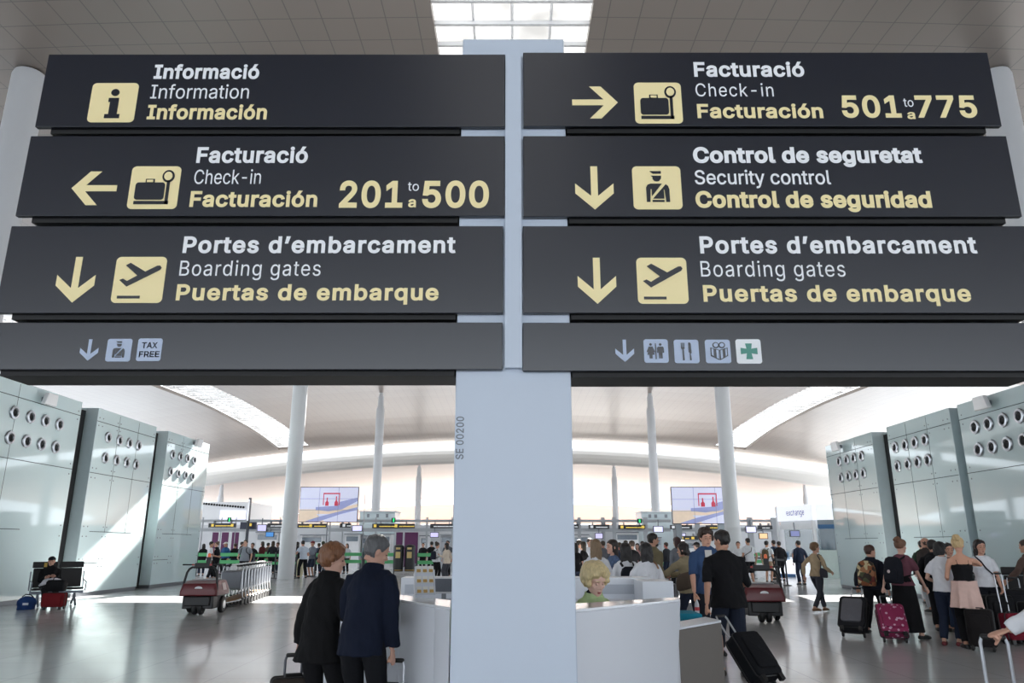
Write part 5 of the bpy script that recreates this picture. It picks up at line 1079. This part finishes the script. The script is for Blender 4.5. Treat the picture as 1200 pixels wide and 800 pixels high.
fk = person(849, 9.7, 8, 1.76, 'man in black shirt and dark shorts pulling a black suitcase, back to us', ((22, 22, 25), 'shirt', -.14, 'rolled'), ((34, 40, 54), 'shorts'), ((26, 22, 21), 'short'), (194, 146, 122), shoes=(40, 34, 32), lod=0,
            pose=dict(lean=6, head=(28, 4), girth=1.12, hand_l=(-.33, -.10, .80), grip_l=1.25, hand_r=(.20, .26, 1.02), pole_l=(-.4, -1, 0), foot_l=(-.11, .12, 0), foot_r=(.11, -.10, 0)))
h = case_at(fk, 'l'); cx, cy_ = xat(884, 8.9), 8.75; d_ = Vector((h.x - cx, h.y - cy_, 0)); yw = math.degrees(math.atan2(-d_.x, d_.y))
suitcase(0, cy_, yw, -math.degrees(math.atan2(d_.length, h.z)) * .82, .38, .53, .24, (24, 25, 29), 'black soft suitcase on two wheels trailing behind the man in black', hl=.36, X=cx, handle=(196, 198, 202))
# walking woman and people by the booth
fwk = person(953, 18.6, -62, 1.62, 'woman with short brown hair, tan top and grey cardigan walking right', ((176, 156, 128), 'long', -.05), ((62, 64, 72), 'slim'), ((112, 84, 58), 'wavy'), (206, 160, 138), shoes=(140, 104, 78), fem=True, lod=1,
             pose=dict(lean=4, head=(-25, 0), foot_l=(-.07, .26, 0), foot_r=(.08, -.26, .04), hand_r=(.24, .22, .92), hand_l=(-.25, -.14, .84)))
shoulder_bag(fwk, (70, 70, 78), 'grey shoulder bag under the arm of the walking woman', side=1, drop=.40, w=.24, h=.22, d=.08, strapcol=(60, 64, 74))
person(936, 31, 10, 1.74, 'man in navy with dark jeans standing at the lit counter', ((34, 40, 58), 'long'), ((40, 46, 64), 'trousers'), ((34, 30, 30), 'short'), lod=1)
fc = person(877, 30, 12, 1.84, 'man in white t-shirt with black crossbody bag, back to us', (WHT, 'tee'), ((26, 26, 30), 'shorts'), ((32, 28, 27), 'crop'), (190, 144, 120), lod=1, pose=dict(girth=1.08))
shoulder_bag(fc, (26, 26, 30), 'black crossbody bag on the man in the white t-shirt', side=-1, drop=.38, w=.24, h=.2, d=.08, cross=True)
person(865, 31.5, 160, 1.70, 'person in white t-shirt holding a white paper, facing us by the column', (WHT, 'tee'), ((40, 42, 50), 'trousers'), ((64, 48, 40), 'short'), lod=2, pose=dict(hand_r=(.12, .3, 1.0)))
f9 = person(898, 33, -40, 1.74, 'man in white t-shirt and khaki shorts beside the belt barrier', (WHT, 'tee'), ((168, 142, 118), 'shorts'), ((36, 32, 30), 'short'), (196, 150, 126), lod=1, pose=dict(hand_r=(.16, .26, 1.0)))
backpack(f9, (96, 86, 70), 'olive backpack on the man in khaki shorts')
f9 = person(907, 35.5, 20, 1.78, 'man in blue with a tan backpack in the currency queue', ((58, 78, 104), 'tee'), ((60, 58, 54), 'trousers'), ((40, 34, 32), 'short'), lod=2); backpack(f9, (134, 112, 84), 'tan backpack on the man in blue')
person(913, 34.5, 10, 1.72, 'person in black next to the tan backpack in the currency queue', ((28, 28, 32), 'jacket'), (DK, 'trousers'), ((44, 34, 30), 'short'), lod=2)
person(842, 24, 190, 1.74, 'man in an open black jacket facing us right of the man in black', ((24, 24, 28), 'jacket'), (DK, 'trousers'), ((34, 30, 28), 'short'), lod=2)
person(919, 37.5, 165, 1.70, 'person in pale grey inside the currency queue', ((186, 190, 198), 'tee'), (JEAN, 'trousers'), ((90, 70, 54), 'short'), lod=2, X=14.0)
# the travellers at right
fy = person(1017, 14.3, -50, 1.56, 'boy with short brown hair, dark hoodie and floral backpack', ((28, 31, 42), 'jacket', -.08), ((26, 27, 31), 'trousers'), ((70, 46, 38), 'short'), (206, 160, 140), lod=1, pose=dict(lean=4, head=(-30, 0), hand_l=(-.18, -.26, .76), grip_l=1.2, foot_l=(-.1, -.2, 0), foot_r=(.1, .2, 0)))
backpack(fy, (150, 110, 80), 'floral brown backpack on the boy', m=FLORAL(), h=.44, w=.32, d=.17)
h = case_at(fy, 'l'); cx, cy_ = xat(984, 13.7), 13.6; d_ = Vector((h.x - cx, h.y - cy_, 0))
suitcase(0, cy_, math.degrees(math.atan2(-d_.x, d_.y)), -40, .44, .60, .26, (38, 38, 42), 'large black suitcase pulled by the boy, its lit front painted grey', hl=.34, X=cx, handle=(206, 208, 212), pm=cloth((104, 104, 110), 'case'))  # pocket coloured paler than the shell to imitate light on that face
fu = person(1052, 13.4, -62, 1.68, 'woman with tied back auburn hair, burgundy top and long black skirt', ((112, 70, 82), 'tee', -.02), ((22, 22, 25), 'long_skirt'), ((116, 82, 62), 'bun'), (214, 172, 154), fem=True, lod=1, pose=dict(lean=6, girth=1.08, head=(0, 2), hand_r=(.22, .28, .84), hand_l=(-.25, -.2, .82), grip_l=1.2, foot_l=(-.1, -.15, 0), foot_r=(.1, .18, 0)))
backpack(fu, (28, 30, 38), 'black backpack with small emblem on the woman in burgundy', h=.44, w=.31, d=.18, badge=(210, 196, 196))
h = case_at(fu, 'l'); cx, cy_ = xat(1031, 13.0), 12.85; d_ = Vector((h.x - cx, h.y - cy_, 0))
suitcase(0, cy_, math.degrees(math.atan2(-d_.x, d_.y)), -40, .42, .52, .25, (132, 30, 74), 'magenta suitcase with pale dots behind the woman in burgundy', hl=.30, X=cx, m=DOT())
fs = person(1100, 12.6, -48, 1.62, 'girl with black hair, white shirt and dark jeans facing the blonde woman', (WHT, 'shirt', -.05, 'short'), ((36, 44, 62), 'trousers'), ((26, 23, 25), 'bob', .13), (206, 166, 146), shoes=(112, 40, 46), fem=True, lod=1, pose=dict(head=(-6, 2), hand_r=(.14, .34, 1.02), hand_l=(-.2, .2, .95), foot_l=(-.1, -.08, 0)))
f2 = person(1092, 14.6, -30, 1.66, 'person in black with a dark backpack, between the girl in white and the bald man', ((24, 25, 30), 'jacket'), ((26, 26, 30), 'trousers'), ((34, 30, 30), 'short'), lod=1, shoes=(34, 34, 36))
backpack(f2, (26, 27, 32), 'large black backpack on the person behind the girl in white', h=.5, w=.34, d=.2)
person(1080, 21.2, -20, 1.68, 'person in a dark green jacket and pale trousers by the right glass wall', ((46, 62, 50), 'jacket'), ((206, 208, 212), 'trousers'), ((34, 30, 30), 'short'), lod=1)
person(1085, 18.6, 10, 1.74, 'balding man in a brown grey jacket beside the right glass wall', ((66, 58, 56), 'jacket'), ((176, 180, 186), 'trousers'), ((58, 46, 40), 'bald'), (188, 140, 118), lod=1)
fz = person(1123, 12.2, -16, 1.70, 'blonde woman in black strap top with a pink cardigan round her hips', ((22, 22, 25), 'tank', .02), ((22, 22, 25), 'slim'), ((206, 178, 132), 'bun'), (208, 158, 134), fem=True, lod=0, pose=dict(head=(-22, 0), lean=2, hand_r=(.10, .30, 1.26), pole_r=(1, -.3, -.1), hand_l=(-.16, .28, 1.0), foot_r=(.11, .05, 0)))
def cardigan(f):
    b = MB(); N = 26; rr = []
    for i in range(7):
        t = i / 6; z = f.P.z + .10 - t * .46; w = .183 + .06 * t; d = .134 + .06 * t
        rr.append([Vector((w * math.cos(a) * (1 + .15 * t * math.sin(8 * a)), d * math.sin(a) * (1 + .15 * t * math.sin(8 * a)), z + t * .06 - t * .20 * max(0, math.cos(a + .3)))) for a in (2 * PI * j / N for j in range(N))])
    b.rings(rr); o = obj('cardigan', remesh(b, .010, 2, .5, .008, 9), cloth((214, 182, 172)), f.root, sharp=180)
    b = MB(); b.ell((.03, .13, f.P.z + .09), (.04, .03, .03)); b.limb([(.03, .14, f.P.z + .08), (.06, .16, f.P.z - .05), (.05, .17, f.P.z - .2)], [.03, .028, .02], 10); b.limb([(.02, .14, f.P.z + .08), (-.03, .165, f.P.z - .06), (-.02, .17, f.P.z - .18)], [.03, .028, .02], 10); obj('cardigan_sleeve', b, cloth((214, 182, 172)), f.root)
cardigan(fz)
fv = person(1147, 13.3, 168, 1.66, 'dark haired woman in a white t-shirt facing us behind the blonde woman', (WHT, 'tee', -.03), ((28, 29, 36), 'trousers'), ((36, 28, 28), 'long', .26), (206, 158, 136), fem=True, lod=1, pose=dict(head=(6, 2), hand_l=(-.16, .22, .86)))
shoulder_bag(fv, (30, 30, 40), 'small dark bag on a thin strap across the white t-shirt woman', side=-1, drop=.44, w=.2, h=.16, d=.06, cross=True)
person(1110, 14.4, 170, 1.60, 'dark haired person half hidden behind the blonde woman', ((40, 44, 58), 'tee'), ((46, 60, 84), 'trousers'), ((30, 26, 26), 'bob', .12), fem=True, lod=1)
suitcase(1134, 12.0, -35, 0, .36, .52, .24, (30, 27, 28), 'tall dark upright suitcase at the feet of the blonde woman', hl=0, wheels=4)
suitcase(1172, 12.7, 8, -4, .34, .40, .24, (112, 26, 42), 'red suitcase with a raised silver twin handle beside the benches', hl=.62, handle=(216, 218, 224))
suitcase(1156, 13.0, 6, 0, .46, .66, .28, (24, 24, 27), 'big black suitcase behind the red one', hl=0, wheels=4); suitcase(1183, 13.9, -12, 0, .48, .70, .3, (30, 30, 34), 'big charcoal suitcase nearest the right bench', hl=.2, wheels=4); suitcase(1196, 12.9, 14, 0, .42, .56, .26, (34, 32, 36), 'dark suitcase at the right edge behind the white sleeve', hl=0, wheels=4)
person(1203, 14.6, 30, 1.66, 'person in a brown top at the right edge beside the luggage', ((92, 74, 68), 'long'), (DK, 'trousers'), ((60, 46, 40), 'short'), lod=1, pose=dict(hand_l=(-.28, .3, .9)))
# arm from the right edge
fe = person(0, 4.9, 62, 1.74, 'person in a white sweater at the right edge reaching for a suitcase handle', ((226, 228, 233), 'long', -.05), ((60, 56, 50), 'trousers'), ((90, 70, 56), 'short'), (206, 160, 138), lod=0, X=3.66, pose=dict(lean=10, hand_l=(-.05, .60, .93), grip_l=1.3, hdir_l=(-.1, .9, -.35), thumb_l=(1, .1, .1), pole_l=(-.8, -.4, -.6), girth=1.05))
h = case_at(fe, 'l'); suitcase(0, h.y + .0, -28, 0, .38, .42, .24, (70, 72, 78), 'suitcase with a grey pole gripped by the white sleeved hand', hl=h.z - .49, X=h.x, handle=(186, 190, 196))
shoulder_bag(fe, (122, 108, 90), 'tan shoulder bag at the bottom right corner', side=-1, drop=.56, w=.4, h=.34, d=.16, back=-.22)
# man on the bench at left
c_, s_ = math.cos(BY), math.sin(BY); bp = Vector((bl.x + .1, bl.y + .35, 0)) + Vector((c_ * .0 - s_ * 0, 0, 0)) + Vector((c_, s_, 0)) * -.0
fl = person(0, bp.y - .04, math.degrees(BY) + 180, 1.70, 'man in black with a flat dark cap slumped on the left bench', ((20, 20, 23), 'jacket', -.08), ((30, 30, 34), 'trousers'), ((28, 28, 31), 'cap', (60, 48, 42)), (210, 164, 144), lod=1, X=bp.x - .22,
            pose=dict(sit=.40, lean=-16, head=(-14, 4), hand_l=(-.05, .26, .72), hand_r=(.12, .22, .70), foot_r=(.12, .56, 0), foot_l=(-.12, .50, 0)))
b = MB(); b.limb([(-.2, .18, .63), (-.05, .32, .66), (.12, .42, .63), (.24, .50, .55)], [.07, .11, .10, .06], 12, flat=.55, hint=(0, 0, 1)); q = fl.M @ Vector((0, .1, .6)); t = thing('jacket', 'crumpled pale grey jacket lying across the seated man\'s lap', 'jacket', fl.M @ Vector((0, .32, .58)), fl.root.rotation_euler.z)
obj('folded_cloth', remesh(put(b, Matrix.Translation((0, -.32, -.58))), .012, 2, .5, .02, 12), cloth((198, 198, 208)), t, sharp=180)
g = atZ(62, 714); suitcase(0, g.y, 8, 0, .52, .32, .24, (116, 30, 36), 'small red holdall on wheels beside the left bench', hl=0, X=g.x)
b = MB(); b.rings([[Vector((x, y, z)) for x, y in rrect(-.22 * s, -.12 * s, .22 * s, .12 * s, .05, 4)] for z, s in ((0, .9), (.04, 1), (.22, 1), (.27, .85))]); t = thing('duffel_bag', 'black bag lying on top of the red holdall by the bench', 'bag', (g.x, g.y, .43), .14); obj('bag_body', b, cloth((24, 24, 27), 'bag'), t, sharp=60); obj('carry_handle', MB().tube([(-.1, 0, .26), (-.08, 0, .33), (.08, 0, .33), (.1, 0, .26)], .012, 8), cloth((40, 40, 44)), t)
g = atZ(30, 714); t = thing('rucksack', 'round blue bag on the floor under the left bench', 'bag', (g.x, g.y, 0), .3); obj('bag_body', remesh(MB().ell((0, 0, .15), (.22, .16, .17), 16, 12).box((0, 0, .04), (.34, .24, .08)), .014, 4, .5, .012, 8), cloth((34, 62, 112), 'bag'), t, sharp=180); obj('strap', MB().tube([(-.12, 0, .3), (-.04, -.04, .36), (.08, -.02, .34), (.14, 0, .27)], .012, 8), cloth(DK), t); bb = MB(); bb.box((.02, -.165, .14), (.12, .02, .05)); obj('badge', bb, cloth((196, 200, 210)), t)
# middle distance at left
person(247, 35.5, -70, 1.72, 'uniformed man in white shirt holding a paper beside the left glass wall', (WHT, 'tee', -.06), (DK, 'trousers'), ((30, 26, 25), 'short'), (190, 144, 122), lod=1, pose=dict(head=(-12, 2), hand_r=(.08, .34, 1.02)))
person(254.5, 36.0, 150, 1.70, 'uniformed woman in dark waistcoat and red scarf facing us', ((30, 31, 38), 'jacket', -.06), (DK, 'trousers'), ((96, 72, 58), 'bun'), (206, 160, 140), fem=True, lod=1, pose=dict(hand_l=(-.1, .25, 1.0)), extra=(lambda f: obj('scarf', MB().limb([f.sp(.50) + f.F * .07, f.sp(.42) + f.F * .15, f.sp(.30) + f.F * .17, f.sp(.2) + f.F * .165], [.045, .04, .035, .02], 8, flat=.5, hint=(0, 1, 0)), cloth((130, 30, 44)), f.root), lambda f: obj('blouse', MB().prism([(-.03, .08), (.03, .08), (.05, .48), (-.05, .48)], lambda a, d, q: f.sp(d) + f.X * a + f.F * (.158 - max(0, d - .36) * .4 + q), 0, .01), cloth(WHT), f.root)))
fq = person(288, 33.5, 178, 1.78, 'man in a grey shirt with black backpack straps facing us behind the trolleys', ((150, 156, 166), 'tee', -.08), ((24, 25, 29), 'trousers'), ((70, 58, 50), 'short'), (214, 168, 146), lod=1, pose=dict(girth=1.08, hand_r=(.22, .2, 1.02)))
backpack(fq, (26, 27, 31), 'black backpack worn by the man in grey')
person(357, 37.0, 40, 1.80, 'man in pale blue t-shirt and dark trousers bending beside a cream bag', ((200, 212, 226), 'tee', -.08), (DK, 'trousers'), ((40, 34, 31), 'short'), lod=1, pose=dict(lean=18, head=(-10, 10), hand_l=(-.34, .26, 1.05), hand_r=(.2, .3, 1.0), foot_l=(-.2, 0, 0), foot_r=(.2, .05, 0)))
person(367, 38.5, 150, 1.76, 'man in red cap, grey sweater and shorts facing us', ((124, 130, 142), 'long'), ((52, 60, 78), 'shorts'), ((120, 44, 50), 'cap', (50, 42, 38)), (200, 152, 130), lod=1, pose=dict(hand_r=(.08, .3, 1.1), hand_l=(-.1, .28, 1.05)))
g = atZ(350.5, 676.5); t = thing('board_bag', 'tall cream board bag standing beside the bending man', 'bag', (g.x, g.y, 0), .1); b = MB(); N = 20
b.rings([[Vector((w * math.cos(2 * PI * j / N), .06 * math.sin(2 * PI * j / N) * (w / .18), z)) for j in range(N)] for z, w in ((0, .10), (.1, .17), (.35, .185), (.7, .17), (.85, .12), (.92, .05))]); obj('bag_body', b, cloth((216, 208, 178)), t, sharp=180); obj('strap', MB().tube([(-.02, -.065, .8), (-.02, -.075, .45), (.0, -.07, .12)], .012, 6), cloth((96, 88, 74)), t)
person(346, 38.2, 70, 1.64, 'person in black between the column and the bending man', ((24, 24, 27), 'long'), (DK, 'trousers'), ((30, 27, 26), 'bob', .14), fem=True, lod=2)
person(387, 35.6, -10, 1.76, 'man all in black standing behind the screen post', ((24, 25, 28), 'tee', -.06), (DK, 'trousers'), ((28, 25, 24), 'crop'), (186, 140, 116), lod=1)
person(393, 39.5, 10, 1.70, 'person in dark grey right of the man all in black', ((52, 54, 60), 'long'), (DK, 'trousers'), ((34, 30, 29), 'short'), lod=2)
person(430, 41, 40, 1.74, 'person in a teal top standing left of the black bins', ((64, 134, 150), 'long'), (DK, 'trousers'), ((60, 48, 42), 'short'), lod=2)
person(407, 43, 170, 1.64, 'dark haired woman in white behind the auburn woman\'s head', ((196, 198, 204), 'tee'), (DK, 'trousers'), ((34, 28, 28), 'long', .2), fem=True, lod=2)
fp = person(512, 33.5, -40, 1.68, 'woman in white top and black trousers left of the sign pillar', (WHT, 'long'), (DK, 'slim'), ((56, 44, 38), 'bun'), fem=True, lod=1, pose=dict(hand_r=(.1, .3, 1.05)))
backpack(fp, (40, 44, 60), 'dark backpack on the woman in white top by the pillar', h=.36, w=.26, d=.14)
person(524, 33.0, 60, 1.66, 'woman with long dark hair and cream top at the edge of the pillar', ((216, 202, 186), 'long', -.12), ((74, 76, 84), 'wide'), ((32, 26, 25), 'long', .36), fem=True, lod=1, pose=dict(hand_l=(-.08, .3, 1.1)))
person(506, 41, 20, 1.74, 'man in black t-shirt behind the woman in white top', ((25, 25, 29), 'tee'), (DK, 'trousers'), ((28, 25, 24), 'short'), lod=2); person(525, 38, 160, 1.78, 'man in grey behind the woman with long dark hair', ((92, 96, 104), 'tee'), (DK, 'trousers'), ((30, 27, 26), 'short'), lod=2)
person(448, 44, 150, 1.68, 'person in dark red behind the queue barriers left of the bins', ((96, 40, 44), 'long'), (DK, 'trousers'), ((38, 32, 30), 'short'), lod=2); person(496, 45, 170, 1.68, 'person in black right of the bins', ((28, 28, 32), 'long'), (DK, 'trousers'), ((38, 32, 30), 'short'), lod=2)
# waiting crowd at left
CR = [(239, 40, 30, 'woman in black with long hair nearest the left glass wall', (26, 26, 29), 'long'), (265, 41, 160, 'person in blue with a white cap in the waiting crowd at left', (46, 90, 136), 'cap'), (276, 42, 30, 'person in black right of the white cap', (26, 26, 30), 'short'), (283, 44, -60, 'person in dark brown left of the man in grey', (66, 52, 46), 'short'),
      (296.5, 38, 170, 'dark haired man in black right behind the man in grey', (30, 30, 34), 'short'), (308, 43, 60, 'person in dark red top behind the trolleys', (84, 40, 40), 'bob'), (314, 45, -30, 'person in brown behind the trolleys', (78, 64, 54), 'short'), (320, 42, 20, 'person in charcoal behind the middle of the trolley row', (44, 46, 52), 'bob'), (326, 44, 150, 'person in grey under the blue screen', (92, 94, 100), 'short'),
      (331.5, 41.5, 10, 'broad person in black left of the clad column', (24, 24, 28), 'short'), (337, 44.5, -20, 'person in navy close to the clad column', (38, 44, 62), 'short'), (341.5, 41, 30, 'person in dark green beside the clad column', (44, 54, 48), 'bob'), (349, 43, 90, 'person in black just right of the clad column', (28, 28, 32), 'long'), (374, 43.5, 30, 'person in slate blue behind the red cap', (70, 84, 104), 'short'), (378.5, 42, -20, 'person in black left of the screen post', (30, 30, 34), 'short')]
for i, (x, Y, yw, l, c, hs) in enumerate(CR):
    hr = ((218, 216, 212), 'cap', (60, 50, 44)) if hs == 'cap' else ((34 + (i * 7) % 26, 28 + (i * 5) % 18, 26), hs, .2) if hs in ('long', 'bob') else ((34 + (i * 11) % 30, 28 + (i * 7) % 20, 26), hs)
    person(x, Y, yw, 1.62 + .02 * ((i * 5) % 9), l, (c, 'long' if i % 3 else 'jacket'), (DK if i % 2 else JEAN, 'trousers'), hr, (196 - (i * 9) % 40, 148 - (i * 7) % 36, 124 - (i * 5) % 30), fem=hs in ('long', 'bob'), lod=2, pose=dict(hand_r=(.12, .3, 1.05)) if i % 4 == 1 else None)
CR2 = [(674, 22, 20, 'person in black at the right edge of the pillar', (26, 26, 29), 'long'), (678, 27, -60, 'person in white at the right edge of the pillar', (200, 202, 208), 'short'), (684, 23.5, 60, 'woman in black with dark hair left of the fair haired woman', (25, 25, 28), 'long'), (690.5, 26, -150, 'man in pale grey looking over the fair haired woman\'s shoulder', (178, 182, 190), 'short'), (707, 30, 30, 'person in grey between the two white blouses', (104, 106, 114), 'short'),
       (726, 28, 10, 'person in dark blue above the navy backpack woman', (44, 52, 70), 'short'), (733, 33, -40, 'person in brown above the navy backpack woman', (88, 74, 62), 'bob'), (741, 24, 30, 'person in black between the dark haired women', (28, 28, 32), 'short'), (747, 31, 160, 'person in rose pink between the dark haired women', (164, 120, 122), 'bob'), (753, 36, 20, 'person in olive left of the bearded man', (92, 92, 74), 'short'),
       (781, 34, 40, 'person in charcoal right of the bearded man', (52, 54, 60), 'short'), (794, 20, 20, 'person in grey shirt with dark hair left of the beige jacket woman', (112, 116, 124), 'bob'), (800, 26, -30, 'person in dark blue behind the beige jacket woman', (42, 50, 70), 'short'), (817, 24, 30, 'man with dark cap and pale blue shirt left of the man in denim', (150, 170, 194), 'cap'), (858, 38, 20, 'person in dark green right of the right column', (48, 58, 50), 'short'), (700, 38, 120, 'person in navy far behind the fair haired woman', (40, 46, 64), 'short'), (714, 41, 30, 'person in black far behind the blue patterned top', (28, 28, 32), 'short'), (768, 42, 100, 'person in white far behind the bearded man', (196, 198, 204), 'short')]
for i, (x, Y, yw, l, c, hs) in enumerate(CR2):
    hr = ((40, 38, 40), 'cap', (50, 42, 38)) if hs == 'cap' else ((32 + (i * 7) % 26, 27 + (i * 5) % 18, 26), hs, .2) if hs in ('long', 'bob') else ((36 + (i * 11) % 30, 30 + (i * 7) % 20, 27), hs)
    person(x, Y, yw, 1.63 + .022 * ((i * 5) % 8), l, (c, 'long' if i % 3 else 'tee'), (DK if i % 2 else JEAN, 'trousers'), hr, (204 - (i * 9) % 40, 156 - (i * 7) % 36, 132 - (i * 5) % 30), fem=hs in ('long', 'bob'), lod=2, pose=dict(hand_r=(.12, .3, 1.05)) if i % 4 == 1 else None)
